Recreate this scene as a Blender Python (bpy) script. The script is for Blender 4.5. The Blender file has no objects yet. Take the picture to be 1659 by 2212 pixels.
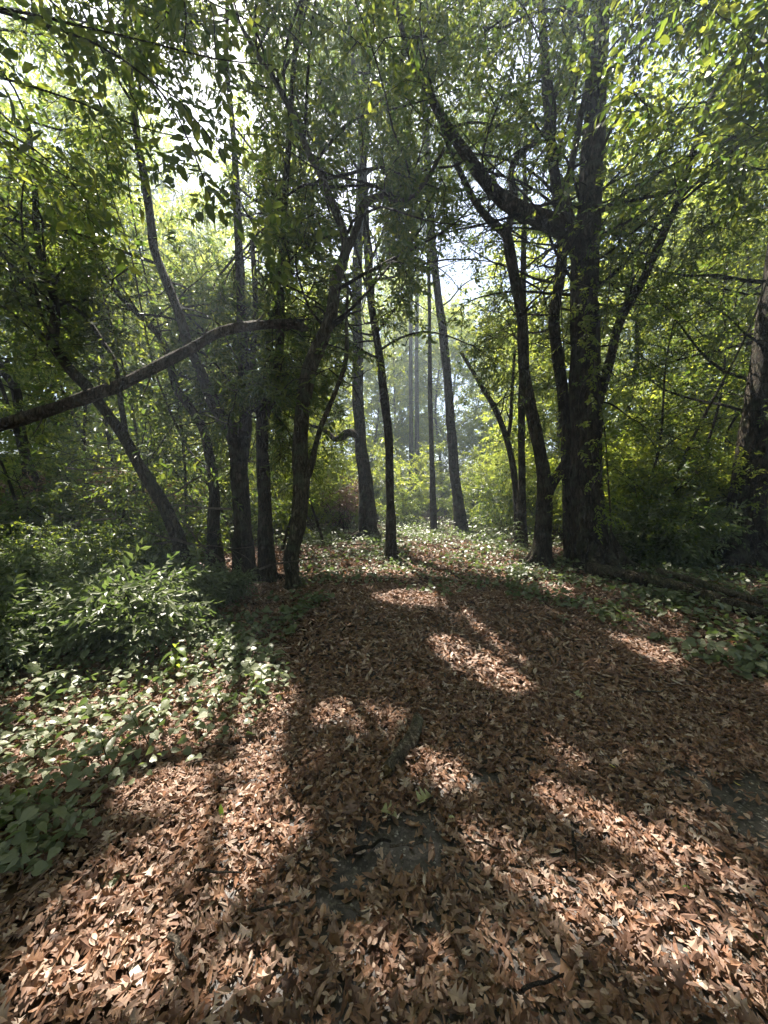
import bpy, math, random
import numpy as np

# ------------------------------------------------------------------ camera, sky, sun, exposure
sc = bpy.context.scene
W0, H0, FPX = 1659.0, 2212.0, 798.0          # frame of the photograph and focal length in its pixels
CAMH, PITCH = 1.5, math.radians(3.6)
cam = bpy.data.cameras.new('camera')
cam.sensor_fit = 'VERTICAL'
cam.sensor_height = 24.0
cam.lens = 24.0 * FPX / H0
cam.clip_start = 0.05
cam.clip_end = 800
camo = bpy.data.objects.new('camera', cam)
sc.collection.objects.link(camo)
camo.location = (0, 0, CAMH)
camo.rotation_euler = (math.pi / 2 - PITCH, 0, 0)
sc.camera = camo

SUN_AZ = math.radians(-20.0)                  # from +Y towards +X
SUN_EL = math.radians(60.0)
SD = np.array([math.sin(SUN_AZ) * math.cos(SUN_EL), math.cos(SUN_AZ) * math.cos(SUN_EL), math.sin(SUN_EL)])
world = bpy.data.worlds.new('World')
sc.world = world
world.use_nodes = True
wn = world.node_tree.nodes
sky = wn.new('ShaderNodeTexSky')
sky.sky_type = 'NISHITA'
sky.sun_disc = False
sky.sun_elevation = SUN_EL
sky.sun_rotation = SUN_AZ
sky.dust_density = 2.0
wn['Background'].inputs['Strength'].default_value = 0.06
world.node_tree.links.new(sky.outputs[0], wn['Background'].inputs['Color'])
sun = bpy.data.lights.new('sun', 'SUN')
sun.energy = 5.0
sun.angle = math.radians(0.5)
sun.color = (1.0, 0.93, 0.82)
suno = bpy.data.objects.new('sun', sun)
sc.collection.objects.link(suno)
suno.rotation_euler = (math.pi / 2 - SUN_EL, 0, math.pi - SUN_AZ)
sc.view_settings.view_transform = 'Standard'
sc.view_settings.look = 'None'
sc.view_settings.gamma = 1.0
sc.view_settings.exposure = 2.28
HAZE = 0.004
sc.cycles.volume_bounces = 0
sc.cycles.max_bounces = 7
sc.cycles.diffuse_bounces = 4
sc.cycles.glossy_bounces = 2
sc.cycles.transmission_bounces = 4
sc.cycles.caustics_reflective = False
sc.cycles.caustics_refractive = False

# ------------------------------------------------------------------ small helpers
rng = np.random.default_rng(7)
random.seed(7)
CF = np.array([0, math.cos(PITCH), -math.sin(PITCH)])
CU = np.array([0, math.sin(PITCH), math.cos(PITCH)])
CR = np.array([1.0, 0, 0])
CP = np.array([0, 0, CAMH])

def P(x, y, d):
    return CP + d * (CF + (x - W0 / 2) / FPX * CR - (y - H0 / 2) / FPX * CU)

def gh(x, y):
    x = np.asarray(x, float); y = np.asarray(y, float)
    h = 0.035 * np.sin(x * 1.1 + 0.6 * y) + 0.03 * np.sin(y * 1.35 - 0.4 * x + 1.3) + 0.02 * np.sin(2.7 * x + 1.0) * np.sin(2.3 * y + 0.4)
    near = np.clip((np.hypot(x, y) - 1.0) / 3.0, 0.15, 1)
    return h * near

def G(x, y):
    v = CF + (x - W0 / 2) / FPX * CR - (y - H0 / 2) / FPX * CU
    t = CAMH / max(-v[2], 1e-4)
    p = CP + t * v
    return np.array([p[0], p[1], float(gh(p[0], p[1]))])

def gdepth(x, y):
    v = CF + (x - W0 / 2) / FPX * CR - (y - H0 / 2) / FPX * CU
    return CAMH / max(-v[2], 1e-4)

def project(p):
    q = np.asarray(p, float) - CP
    d = q @ CF
    dd = np.where(d > 0.05, d, 0.05)
    return W0 / 2 + FPX * (q @ CR) / dd, H0 / 2 - FPX * (q @ CU) / dd, d

def norm(v):
    v = np.asarray(v, float)
    return v / np.maximum(np.linalg.norm(v, axis=-1, keepdims=True), 1e-9)

def mesh(name, V, F, smooth=False):
    V = np.asarray(V, np.float32); F = np.asarray(F, np.int32)
    m = bpy.data.meshes.new(name)
    m.vertices.add(len(V)); m.vertices.foreach_set('co', V.ravel())
    k = F.shape[1]
    m.loops.add(F.size); m.loops.foreach_set('vertex_index', F.ravel())
    m.polygons.add(len(F)); m.polygons.foreach_set('loop_start', np.arange(0, F.size, k, dtype=np.int32))
    m.polygons.foreach_set('use_smooth', np.full(len(F), smooth))
    m.update(calc_edges=True)
    return m

def link(name, me, mat=None, parent=None, kind=None, label=None, cat=None, group=None):
    o = bpy.data.objects.new(name, me)
    sc.collection.objects.link(o)
    if mat is not None and me is not None and not me.materials:
        me.materials.append(mat)
    if parent is not None:
        o.parent = parent
    tag(o, label, cat, group, kind)
    return o

def tag(o, label=None, cat=None, group=None, kind=None):
    if label: o['label'] = label
    if cat: o['category'] = cat
    if group: o['group'] = group
    if kind: o['kind'] = kind
    return o

def copy_tree(o, parent=None):
    c = o.copy(); sc.collection.objects.link(c); c.parent = parent
    for ch in o.children: copy_tree(ch, c)
    return c

class Geo:                                     # collects quads
    def __init__(s): s.V = []; s.F = []; s.n = 0
    def add(s, V, F):
        s.V.append(np.asarray(V, float)); s.F.append(np.asarray(F) + s.n); s.n += len(V)
    def mesh(s, name, smooth=False, origin=None):
        V = np.concatenate(s.V)
        if origin is not None: V = V - origin
        return mesh(name, V, np.concatenate(s.F), smooth)

def catmull(pts, k=5):
    P_ = np.asarray(pts, float)
    if len(P_) < 3 or k < 2:
        return P_
    A = np.vstack([2 * P_[0] - P_[1], P_, 2 * P_[-1] - P_[-2]])
    out = []
    for i in range(1, len(A) - 2):
        t = np.linspace(0, 1, k, endpoint=False)[:, None]
        a, b, c, d = A[i - 1], A[i], A[i + 1], A[i + 2]
        out.append(0.5 * (2 * b + (c - a) * t + (2 * a - 5 * b + 4 * c - d) * t ** 2 + (3 * b - a - 3 * c + d) * t ** 3))
    out.append(P_[-1:])
    return np.vstack(out)

def tube(pts, rad, seg=8, rough=0.0, r=rng, ridges=0, cap=True):
    pts = np.asarray(pts, float); rad = np.asarray(rad, float)
    n = len(pts)
    T = norm(np.gradient(pts, axis=0))
    ref = np.array([1.0, 0.2, 0.1]) if abs(T[0][0]) < 0.8 else np.array([0, 1.0, 0.2])
    N = np.zeros_like(T); N[0] = norm(np.cross(T[0], ref))
    for i in range(1, n):
        v = N[i - 1] - T[i] * (N[i - 1] @ T[i]); N[i] = norm(v)
    B = np.cross(T, N)
    a = np.linspace(0, 2 * math.pi, seg, endpoint=False)
    prof = np.ones((n, seg))
    if rough:
        ph = r.uniform(0, 6.28, 6)
        s = np.concatenate([[0], np.cumsum(np.linalg.norm(np.diff(pts, axis=0), axis=1))])[:, None]
        for q, (fa, fs) in enumerate([(1, 3.1), (2, 1.7), (3, 4.4), (2, 7.3)]):
            prof += rough * 0.6 * np.sin(fa * a[None] + fs * s + ph[q])
        prof += rough * r.normal(0, 0.35, (n, seg))
        if ridges:
            prof += ridges * np.sin(seg / 2 * a[None] + 0.8 * np.sin(s * 2 + ph[4]))
    V = pts[:, None] + rad[:, None, None] * prof[..., None] * (np.cos(a)[None, :, None] * N[:, None] + np.sin(a)[None, :, None] * B[:, None])
    V = V.reshape(-1, 3)
    i = np.arange(n - 1)[:, None] * seg; j = np.arange(seg)[None]
    j2 = (j + 1) % seg
    F = np.stack([i + j, i + j2, i + seg + j2, i + seg + j], -1).reshape(-1, 4)
    if cap:
        V = np.vstack([V, pts[-1:] + T[-1] * rad[-1] * 0.3])
        b = (n - 1) * seg
        jj = np.arange(seg)
        F = np.vstack([F, np.stack([b + jj, b + (jj + 1) % seg, np.full(seg, n * seg), np.full(seg, n * seg)], -1)])
        F = F[:len(F)]
    return V, F

def tri_fix(V, F):
    return V, F

# ------------------------------------------------------------------ materials
def new_mat(name):
    m = bpy.data.materials.new(name); m.use_nodes = True
    n = m.node_tree.nodes; n.clear()
    return m, n, m.node_tree.links

def ramp(n, stops, interp='LINEAR'):
    r = n.new('ShaderNodeValToRGB'); r.color_ramp.interpolation = interp
    e = r.color_ramp.elements
    while len(e) < len(stops): e.new(0.5)
    for i, (p, c) in enumerate(stops):
        e[i].position = p; e[i].color = (*c, 1)
    return r

def leaf_mat(name, cols, trans, mixf=0.45, rough=0.42, spec=0.4, noise=True, tvar=None):
    m, n, l = new_mat(name)
    geo = n.new('ShaderNodeNewGeometry')
    rp = ramp(n, [(i / max(1, len(cols) - 1), c) for i, c in enumerate(cols)])
    l.new(geo.outputs['Random Per Island'], rp.inputs[0])
    tr = ramp(n, [(i / max(1, len(trans) - 1), c) for i, c in enumerate(trans)])
    mul = n.new('ShaderNodeMath'); mul.operation = 'MULTIPLY'; mul.inputs[1].default_value = 7.31
    fr = n.new('ShaderNodeMath'); fr.operation = 'FRACT'
    l.new(geo.outputs['Random Per Island'], mul.inputs[0]); l.new(mul.outputs[0], fr.inputs[0]); l.new(fr.outputs[0], tr.inputs[0])
    b = n.new('ShaderNodeBsdfPrincipled')
    b.inputs['Roughness'].default_value = rough
    b.inputs['Specular IOR Level'].default_value = spec
    colout = rp.outputs[0]
    if noise:
        tc = n.new('ShaderNodeTexCoord')
        nz = n.new('ShaderNodeTexNoise'); nz.inputs['Scale'].default_value = 60; nz.inputs['Detail'].default_value = 3
        l.new(tc.outputs['Object'], nz.inputs['Vector'])
        mx = n.new('ShaderNodeMix'); mx.data_type = 'RGBA'; mx.blend_type = 'MULTIPLY'; mx.inputs[0].default_value = 0.6
        r2 = ramp(n, [(0.3, (0.55, 0.5, 0.5)), (0.7, (1.15, 1.15, 1.1))])
        l.new(nz.outputs['Fac'], r2.inputs[0]); l.new(colout, mx.inputs[6]); l.new(r2.outputs[0], mx.inputs[7])
        colout = mx.outputs[2]
        bp = n.new('ShaderNodeBump'); bp.inputs['Strength'].default_value = 0.25; bp.inputs['Distance'].default_value = 0.01
        l.new(nz.outputs['Fac'], bp.inputs['Height']); l.new(bp.outputs[0], b.inputs['Normal'])
    l.new(colout, b.inputs['Base Color'])
    t = n.new('ShaderNodeBsdfTranslucent'); l.new(tr.outputs[0], t.inputs['Color'])
    ms = n.new('ShaderNodeMixShader'); ms.inputs[0].default_value = mixf
    l.new(b.outputs[0], ms.inputs[1]); l.new(t.outputs[0], ms.inputs[2])
    o = n.new('ShaderNodeOutputMaterial'); l.new(ms.outputs[0], o.inputs[0])
    return m

def bark_mat(name, c1, c2, c3, scale=9.0, moss=0.0):
    m, n, l = new_mat(name)
    tc = n.new('ShaderNodeTexCoord')
    mp = n.new('ShaderNodeMapping'); mp.inputs['Scale'].default_value = (1, 1, 0.28)
    l.new(tc.outputs['Object'], mp.inputs[0])
    nz = n.new('ShaderNodeTexNoise'); nz.inputs['Scale'].default_value = scale * 1.4; nz.inputs['Detail'].default_value = 7; nz.inputs['Roughness'].default_value = 0.65
    vo = n.new('ShaderNodeTexVoronoi'); vo.feature = 'DISTANCE_TO_EDGE'; vo.inputs['Scale'].default_value = scale * 2.2
    big = n.new('ShaderNodeTexNoise'); big.inputs['Scale'].default_value = 2.3; big.inputs['Detail'].default_value = 4
    add = n.new('ShaderNodeVectorMath'); add.operation = 'MULTIPLY_ADD'; add.inputs[1].default_value = (0.12, 0.12, 0.12)
    l.new(mp.outputs[0], nz.inputs['Vector']); l.new(nz.outputs['Color'], add.inputs[0]); l.new(mp.outputs[0], add.inputs[2]); l.new(add.outputs[0], vo.inputs['Vector'])
    l.new(tc.outputs['Object'], big.inputs['Vector'])
    rp = ramp(n, [(0.3, c1), (0.55, c2), (0.75, c3)])
    l.new(nz.outputs['Fac'], rp.inputs[0])
    rb = ramp(n, [(0.35, (0.7, 0.7, 0.7)), (0.65, (1.2, 1.2, 1.15))])
    l.new(big.outputs['Fac'], rb.inputs[0])
    mx = n.new('ShaderNodeMix'); mx.data_type = 'RGBA'; mx.blend_type = 'MULTIPLY'; mx.inputs[0].default_value = 1
    l.new(rp.outputs[0], mx.inputs[6]); l.new(rb.outputs[0], mx.inputs[7])
    fur = ramp(n, [(0.0, (0.3, 0.3, 0.3)), (0.12, (1, 1, 1))]); l.new(vo.outputs['Distance'], fur.inputs[0])
    mf = n.new('ShaderNodeMix'); mf.data_type = 'RGBA'; mf.blend_type = 'MULTIPLY'; mf.inputs[0].default_value = .85
    l.new(mx.outputs[2], mf.inputs[6]); l.new(fur.outputs[0], mf.inputs[7])
    col = mf.outputs[2]
    if moss:
        mz = n.new('ShaderNodeTexNoise'); mz.inputs['Scale'].default_value = 5.5; mz.inputs['Detail'].default_value = 6
        l.new(tc.outputs['Object'], mz.inputs['Vector'])
        mr = ramp(n, [(0.5, (0, 0, 0)), (0.62, (moss, moss, moss))]); l.new(mz.outputs['Fac'], mr.inputs[0])
        m2 = n.new('ShaderNodeMix'); m2.data_type = 'RGBA'
        l.new(mr.outputs[0], m2.inputs[0]); l.new(col, m2.inputs[6]); m2.inputs[7].default_value = (0.13, 0.15, 0.09, 1)
        col = m2.outputs[2]
    b = n.new('ShaderNodeBsdfPrincipled'); b.inputs['Roughness'].default_value = 0.9; b.inputs['Specular IOR Level'].default_value = 0.15
    l.new(col, b.inputs['Base Color'])
    hm = n.new('ShaderNodeMath'); hm.operation = 'ADD'
    vr = ramp(n, [(0.0, (0, 0, 0)), (0.25, (1, 1, 1))]); l.new(vo.outputs['Distance'], vr.inputs[0])
    l.new(vr.outputs[0], hm.inputs[0]); l.new(nz.outputs['Fac'], hm.inputs[1])
    bp = n.new('ShaderNodeBump'); bp.inputs['Strength'].default_value = 1.0; bp.inputs['Distance'].default_value = 0.05
    l.new(hm.outputs[0], bp.inputs['Height']); l.new(bp.outputs[0], b.inputs['Normal'])
    o = n.new('ShaderNodeOutputMaterial'); l.new(b.outputs[0], o.inputs[0])
    return m

M = {}
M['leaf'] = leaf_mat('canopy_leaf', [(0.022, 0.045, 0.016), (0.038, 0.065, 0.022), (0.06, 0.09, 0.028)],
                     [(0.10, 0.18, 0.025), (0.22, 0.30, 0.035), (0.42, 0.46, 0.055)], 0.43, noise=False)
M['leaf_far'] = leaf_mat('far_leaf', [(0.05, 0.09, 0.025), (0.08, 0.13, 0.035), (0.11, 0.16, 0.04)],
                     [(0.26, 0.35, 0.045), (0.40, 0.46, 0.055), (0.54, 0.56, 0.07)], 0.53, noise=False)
M['leaf_shrub'] = leaf_mat('shrub_leaf', [(0.05, 0.10, 0.02), (0.09, 0.14, 0.03), (0.12, 0.17, 0.04)],
                     [(0.28, 0.38, 0.04), (0.42, 0.48, 0.05), (0.54, 0.55, 0.07)], 0.52, noise=False)
M['ground_leaf'] = leaf_mat('ground_cover_leaf', [(0.05, 0.07, 0.035), (0.095, 0.115, 0.06), (0.19, 0.205, 0.12), (0.075, 0.095, 0.04)],
                     [(0.15, 0.25, 0.05), (0.26, 0.34, 0.08)], 0.28, rough=0.42, spec=0.5)
M['litter'] = leaf_mat('dead_leaf', [(0.055, 0.032, 0.024), (0.16, 0.086, 0.056), (0.32, 0.185, 0.115), (0.095, 0.05, 0.036), (0.43, 0.31, 0.24), (0.12, 0.065, 0.046), (0.25, 0.128, 0.074), (0.17, 0.108, 0.082), (0.36, 0.235, 0.17), (0.54, 0.44, 0.37)],
                     [(0.30, 0.13, 0.05), (0.40, 0.2, 0.08)], 0.16, rough=0.55, spec=0.35)
M['green_fallen'] = leaf_mat('green_fallen_leaf', [(0.10, 0.22, 0.03), (0.13, 0.26, 0.04)], [(0.3, 0.45, 0.05), (0.35, 0.5, 0.06)], 0.3)
M['yellow_fallen'] = leaf_mat('yellow_fallen_leaf', [(0.42, 0.36, 0.08), (0.5, 0.42, 0.1)], [(0.5, 0.45, 0.08), (0.5, 0.45, 0.1)], 0.2)
M['pale_fallen'] = leaf_mat('pale_fallen_leaf', [(0.36, 0.36, 0.18), (0.42, 0.40, 0.22)], [(0.5, 0.5, 0.2), (0.5, 0.5, 0.2)], 0.2)
M['bark'] = bark_mat('brown_bark', (0.035, 0.027, 0.02), (0.085, 0.066, 0.048), (0.15, 0.12, 0.09), 9, 0.35)
M['bark_grey'] = bark_mat('grey_bark', (0.07, 0.058, 0.042), (0.15, 0.128, 0.095), (0.26, 0.225, 0.17), 11, 0.6)
M['twig'] = bark_mat('twig_bark', (0.03, 0.024, 0.018), (0.06, 0.048, 0.035), (0.10, 0.08, 0.06), 20)
M['dead_wood'] = bark_mat('dead_wood', (0.05, 0.04, 0.03), (0.12, 0.095, 0.07), (0.22, 0.18, 0.13), 10, 0.3)
M['pale_twig'] = bark_mat('pale_dead_twig', (0.14, 0.11, 0.09), (0.26, 0.21, 0.17), (0.36, 0.31, 0.26), 20)
M['cut'] = bark_mat('broken_wood', (0.20, 0.13, 0.06), (0.38, 0.26, 0.12), (0.5, 0.36, 0.18), 20)
M['log'] = bark_mat('weathered_log_bark', (0.14, 0.11, 0.08), (0.27, 0.22, 0.165), (0.42, 0.36, 0.28), 16, .4)
M['stem'] = bark_mat('green_stem', (0.06, 0.08, 0.03), (0.1, 0.13, 0.05), (0.15, 0.16, 0.07), 30)

def ground_mat():
    m, n, l = new_mat('forest_soil')
    tc = n.new('ShaderNodeTexCoord')
    v = n.new('ShaderNodeTexVoronoi'); v.inputs['Scale'].default_value = 14
    nz = n.new('ShaderNodeTexNoise'); nz.inputs['Scale'].default_value = 3; nz.inputs['Detail'].default_value = 8
    l.new(tc.outputs['Object'], v.inputs['Vector']); l.new(tc.outputs['Object'], nz.inputs['Vector'])
    sp = n.new('ShaderNodeSeparateColor'); l.new(v.outputs['Color'], sp.inputs[0])
    r = ramp(n, [(0, (0.025, 0.016, 0.011)), (0.5, (0.05, 0.031, 0.02)), (1, (0.095, 0.06, 0.038))])
    l.new(sp.outputs[0], r.inputs[0])
    r2 = ramp(n, [(0.35, (0.6, 0.6, 0.6)), (0.7, (1.1, 1.1, 1.1))]); l.new(nz.outputs['Fac'], r2.inputs[0])
    mx = n.new('ShaderNodeMix'); mx.data_type = 'RGBA'; mx.blend_type = 'MULTIPLY'; mx.inputs[0].default_value = 1
    l.new(r.outputs[0], mx.inputs[6]); l.new(r2.outputs[0], mx.inputs[7])
    b = n.new('ShaderNodeBsdfPrincipled'); b.inputs['Roughness'].default_value = 0.95; b.inputs['Specular IOR Level'].default_value = 0.1
    l.new(mx.outputs[2], b.inputs['Base Color'])
    bp = n.new('ShaderNodeBump'); bp.inputs['Distance'].default_value = 0.04
    l.new(sp.outputs[1], bp.inputs['Height']); l.new(bp.outputs[0], b.inputs['Normal'])
    o = n.new('ShaderNodeOutputMaterial'); l.new(b.outputs[0], o.inputs[0])
    return m

def asphalt_mat():
    m, n, l = new_mat('old_asphalt')
    tc = n.new('ShaderNodeTexCoord')
    v = n.new('ShaderNodeTexVoronoi'); v.inputs['Scale'].default_value = 120
    nz = n.new('ShaderNodeTexNoise'); nz.inputs['Scale'].default_value = 4; nz.inputs['Detail'].default_value = 8
    cr = n.new('ShaderNodeTexVoronoi'); cr.feature = 'DISTANCE_TO_EDGE'; cr.inputs['Scale'].default_value = 1.5
    for q in (v, nz): l.new(tc.outputs['Object'], q.inputs['Vector'])
    ad = n.new('ShaderNodeVectorMath'); ad.operation = 'MULTIPLY_ADD'; ad.inputs[1].default_value = (0.5, 0.5, 0.5)
    l.new(nz.outputs['Color'], ad.inputs[0]); l.new(tc.outputs['Object'], ad.inputs[2]); l.new(ad.outputs[0], cr.inputs['Vector'])
    sp = n.new('ShaderNodeSeparateColor'); l.new(v.outputs['Color'], sp.inputs[0])
    r = ramp(n, [(0, (0.028, 0.022, 0.019)), (0.7, (0.06, 0.049, 0.042)), (0.9, (0.085, 0.072, 0.063)), (0.96, (0.16, 0.14, 0.125)), (1, (0.3, 0.28, 0.26))])
    l.new(sp.outputs[0], r.inputs[0])
    rc = ramp(n, [(0.0, (0.25, 0.25, 0.25)), (0.03, (1, 1, 1))]); l.new(cr.outputs['Distance'], rc.inputs[0])
    mx = n.new('ShaderNodeMix'); mx.data_type = 'RGBA'; mx.blend_type = 'MULTIPLY'; mx.inputs[0].default_value = 1
    l.new(r.outputs[0], mx.inputs[6]); l.new(rc.outputs[0], mx.inputs[7])
    b = n.new('ShaderNodeBsdfPrincipled'); b.inputs['Roughness'].default_value = 0.6; b.inputs['Specular IOR Level'].default_value = 0.5
    l.new(mx.outputs[2], b.inputs['Base Color'])
    bp = n.new('ShaderNodeBump'); bp.inputs['Distance'].default_value = 0.012; bp.inputs['Strength'].default_value = 1
    l.new(sp.outputs[1], bp.inputs['Height']); l.new(bp.outputs[0], b.inputs['Normal'])
    o = n.new('ShaderNodeOutputMaterial'); l.new(b.outputs[0], o.inputs[0])
    return m
M['soil'] = ground_mat(); M['asphalt'] = asphalt_mat()

# ------------------------------------------------------------------ ground
u = np.linspace(-1, 1, 171)
gx = np.sinh(u * 4.6) / math.sinh(4.6) * 120
X, Y = np.meshgrid(gx, gx + 0.0, indexing='ij')
Y = Y + 4
Z = gh(X, Y)
N_ = len(gx)
idx = np.arange(N_ * N_).reshape(N_, N_)
F = np.stack([idx[:-1, :-1], idx[1:, :-1], idx[1:, 1:], idx[:-1, 1:]], -1).reshape(-1, 4)
ground = link('ground', mesh('ground', np.stack([X, Y, Z], -1).reshape(-1, 3), F, True), M['soil'], kind='structure')

# old asphalt path under the leaves: an uneven edged sheet a little proud of the soil
def asphalt_sheet():
    ys = np.linspace(-2.5, 4.6, 60); us = np.linspace(0, 1, 40)
    r = np.random.default_rng(3)
    V = []
    for y in ys:
        l_ = -0.62 + 0.12 * math.sin(y * 2.1) + 0.05 * math.sin(y * 7) - 0.05 * y
        r_ = 3.3 + 0.2 * math.sin(y * 1.7) + 0.06 * math.sin(y * 6)
        x = l_ + (r_ - l_) * us
        V.append(np.stack([x, np.full_like(x, y), gh(x, np.full_like(x, y)) + 0.006], -1))
    V = np.concatenate(V)
    i = np.arange(60 * 40).reshape(60, 40)
    return mesh('asphalt_path', V, np.stack([i[:-1, :-1], i[:-1, 1:], i[1:, 1:], i[1:, :-1]], -1).reshape(-1, 4), True)
link('path', asphalt_sheet(), M['asphalt'], kind='structure')

# ------------------------------------------------------------------ where the sun comes through
LIT = [  # cx, cy, rx, ry, angle(deg), share of light let through  (places on the ground, by the photograph)
    (310, 1495, 340, 135, 3, .97), (110, 1640, 170, 75, -10, .7), (120, 1310, 190, 42, 0, .6), (430, 1720, 200, 66, -5, .95),
    (330, 1950, 330, 120, -30, .8), (330, 2140, 340, 95, 0, .97), (575, 1830, 140, 70, 0, .7), (560, 1600, 60, 70, 0, .8),
    (780, 1560, 110, 45, 0, .7), (955, 1690, 85, 45, 20, .85), (900, 1850, 40, 20, 0, .5),
    (1040, 1450, 125, 38, 28, .95), (1065, 1380, 100, 14, 38, .9), (1130, 1480, 40, 16, 30, .9), (1240, 1655, 60, 18, 30, .8),
    (890, 1300, 90, 18, 0, .7), (700, 1195, 70, 30, 0, .95), (1060, 1215, 150, 28, 25, .95), (1190, 1270, 60, 20, 20, .8),
    (1390, 1390, 95, 26, 30, .95), (1640, 1480, 60, 14, 20, .8),
    (1230, 1760, 90, 30, 32, .92), (1430, 1860, 290, 40, 26, .95), (1120, 1900, 170, 60, 28, .6), (1450, 2060, 320, 95, 24, .85),
    (1150, 2080, 120, 60, 20, .6), (870, 2110, 130, 70, 20, .5), (1200, 2180, 160, 40, 0, .6), (620, 1960, 90, 70, 0, .4),
]
def lit_share(p):
    p = np.asarray(p, float)
    s = p - SD * (p[:, 2] / SD[2])[:, None]
    x, y, d = project(s)
    inside = (d > 0.4) & (x > -60) & (x < W0 + 60) & (y < H0 + 80) & (y > 1060)
    L = np.where(inside, np.where(y > 1245, np.where((x > 1240) & (y < 1440), .22, np.where((x < 600) & (y < 1300), .25, .02)), np.where((x > 620) & (x < 1180), .5, np.where((y < 1200) | (x < 620), .5, .08))), 0.10)
    for cx, cy, rx, ry, a, v in LIT:
        a = math.radians(a); ca, sa = math.cos(a), math.sin(a)
        dx, dy = x - cx, y - cy
        q = ((dx * ca + dy * sa) / rx) ** 2 + ((-dx * sa + dy * ca) / ry) ** 2
        L = np.where(inside & (q < 1), np.maximum(L, v * np.clip((1.15 - q) * 3, 0, 1)), L)
    # small flecks between the leaves, light in the shade and dark in the light
    n1 = np.sin(9.1 * s[:, 0] + 2 * np.sin(5.3 * s[:, 1])) * np.sin(8.3 * s[:, 1] + 1.7 * np.sin(6.1 * s[:, 0]))
    n2 = np.sin(7.3 * s[:, 0] + 1.6 * np.sin(6.7 * s[:, 1]) + 2) * np.sin(6.9 * s[:, 1] + 2.1 * np.sin(4.9 * s[:, 0]) + 1)
    L = np.where(inside & (n1 > .86), np.maximum(L, .8), L)
    L = np.where(inside & (n2 > .72), L * .45, L)
    return L, s

GAPS = [(1020, 905, 60, 45, .97), (1170, 560, 95, 65, .96), (915, 760, 45, 120, .5), (640, 640, 40, 60, .75), (160, 220, 90, 110, .2),
        (1440, 160, 70, 70, .7), (1330, 300, 80, 80, .65), (1090, 420, 120, 85, .88), (1010, 560, 85, 95, .72), (700, 930, 30, 25, .85), (1290, 930, 25, 45, .7), (370, 130, 50, 60, .3)]
def gap_share(p):
    x, y, d = project(p)
    g = np.zeros(len(p))
    for cx, cy, rx, ry, v in GAPS:
        q = ((x - cx) / rx) ** 2 + ((y - cy) / ry) ** 2
        g = np.where((d > 0.3) & (q < 1), np.maximum(g, v), g)
    return g

# ------------------------------------------------------------------ leaves and sprays
def leaf6(L, w, fold=0.25, droop=0.15):
    # base, two on the left, tip, two on the right; folded along the midrib
    y = np.array([0, .3, .72, 1, .72, .3]) * L
    x = np.array([0, -.5, -.36, 0, .36, .5]) * w
    z = np.array([0, fold * .5, fold * .36, 0, fold * .36, fold * .5]) * w - droop * L * (y / L) ** 2
    return np.stack([x, y, z], -1), np.array([[0, 3, 2, 1], [0, 5, 4, 3]])

def leaf4(L, w, fold=0.25, droop=0.15):
    y = np.array([0, .45, 1, .45]) * L
    x = np.array([0, .5, 0, -.5]) * w
    z = np.array([0, fold * .5, 0, fold * .5]) * w - droop * L * (y / L) ** 2
    return np.stack([x, y, z], -1), np.array([[0, 1, 2, 3]])

def rotz(a):
    c, s = math.cos(a), math.sin(a); return np.array([[c, -s, 0], [s, c, 0], [0, 0, 1]])
def rotx(a):
    c, s = math.cos(a), math.sin(a); return np.array([[1, 0, 0], [0, c, -s], [0, s, c]])
def roty(a):
    c, s = math.cos(a), math.sin(a); return np.array([[c, 0, s], [0, 1, 0], [-s, 0, c]])

def spray_templates(k, n, L, asp, length, simple, r, droop=0.2):
    out = []
    for q in range(k):
        g = Geo()
        for i in range(n):
            t = (i + 0.6) / n
            side = 1 if i % 2 else -1
            l_ = L * r.uniform(.7, 1.15) * (0.75 + 0.5 * math.sin(math.pi * min(1, t * .8 + .15)))
            V, F = (leaf4 if simple else leaf6)(l_, l_ * asp * r.uniform(.85, 1.15), r.uniform(.1, .4), r.uniform(.05, .3))
            ang = side * math.radians(r.uniform(30, 65)) if i < n - 1 else 0
            R = rotz(-ang) @ rotx(math.radians(r.uniform(-45, 20))) @ roty(math.radians(r.normal(0, 28)))
            p = np.array([0.0, t * length, -droop * length * t * t])
            g.add(V @ R.T + p, F)
        V = np.concatenate(g.V); F = np.concatenate(g.F)
        # the little stem
        pts = np.array([[0, -0.03, 0], [0, length * .96, -droop * length * .8]])
        sv, sf = tube(pts, np.array([.0024, .001]), 3, cap=False)
        out.append((V, F, sv, sf, n))
    return out

RT = np.random.default_rng(11)
SPR = {
    'near': spray_templates(8, 11, 0.082, 0.40, 0.36, False, RT),
    'mid': spray_templates(8, 12, 0.085, 0.46, 0.40, True, RT),
    'narrow': spray_templates(8, 12, 0.10, 0.24, 0.34, False, RT, 0.5),
    'far': spray_templates(6, 9, 0.17, 0.5, 0.62, True, RT),
    'broad': spray_templates(8, 10, 0.08, 0.5, 0.33, False, RT, 0.25),
}

def frames(D, r, tilt=0.45):
    D = norm(D)
    up = np.array([0, 0, 1.0]) + r.normal(0, tilt, D.shape)
    Xv = norm(np.cross(D, up)); Zv = np.cross(Xv, D)
    return np.stack([Xv, D, Zv], -1)          # columns

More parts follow.
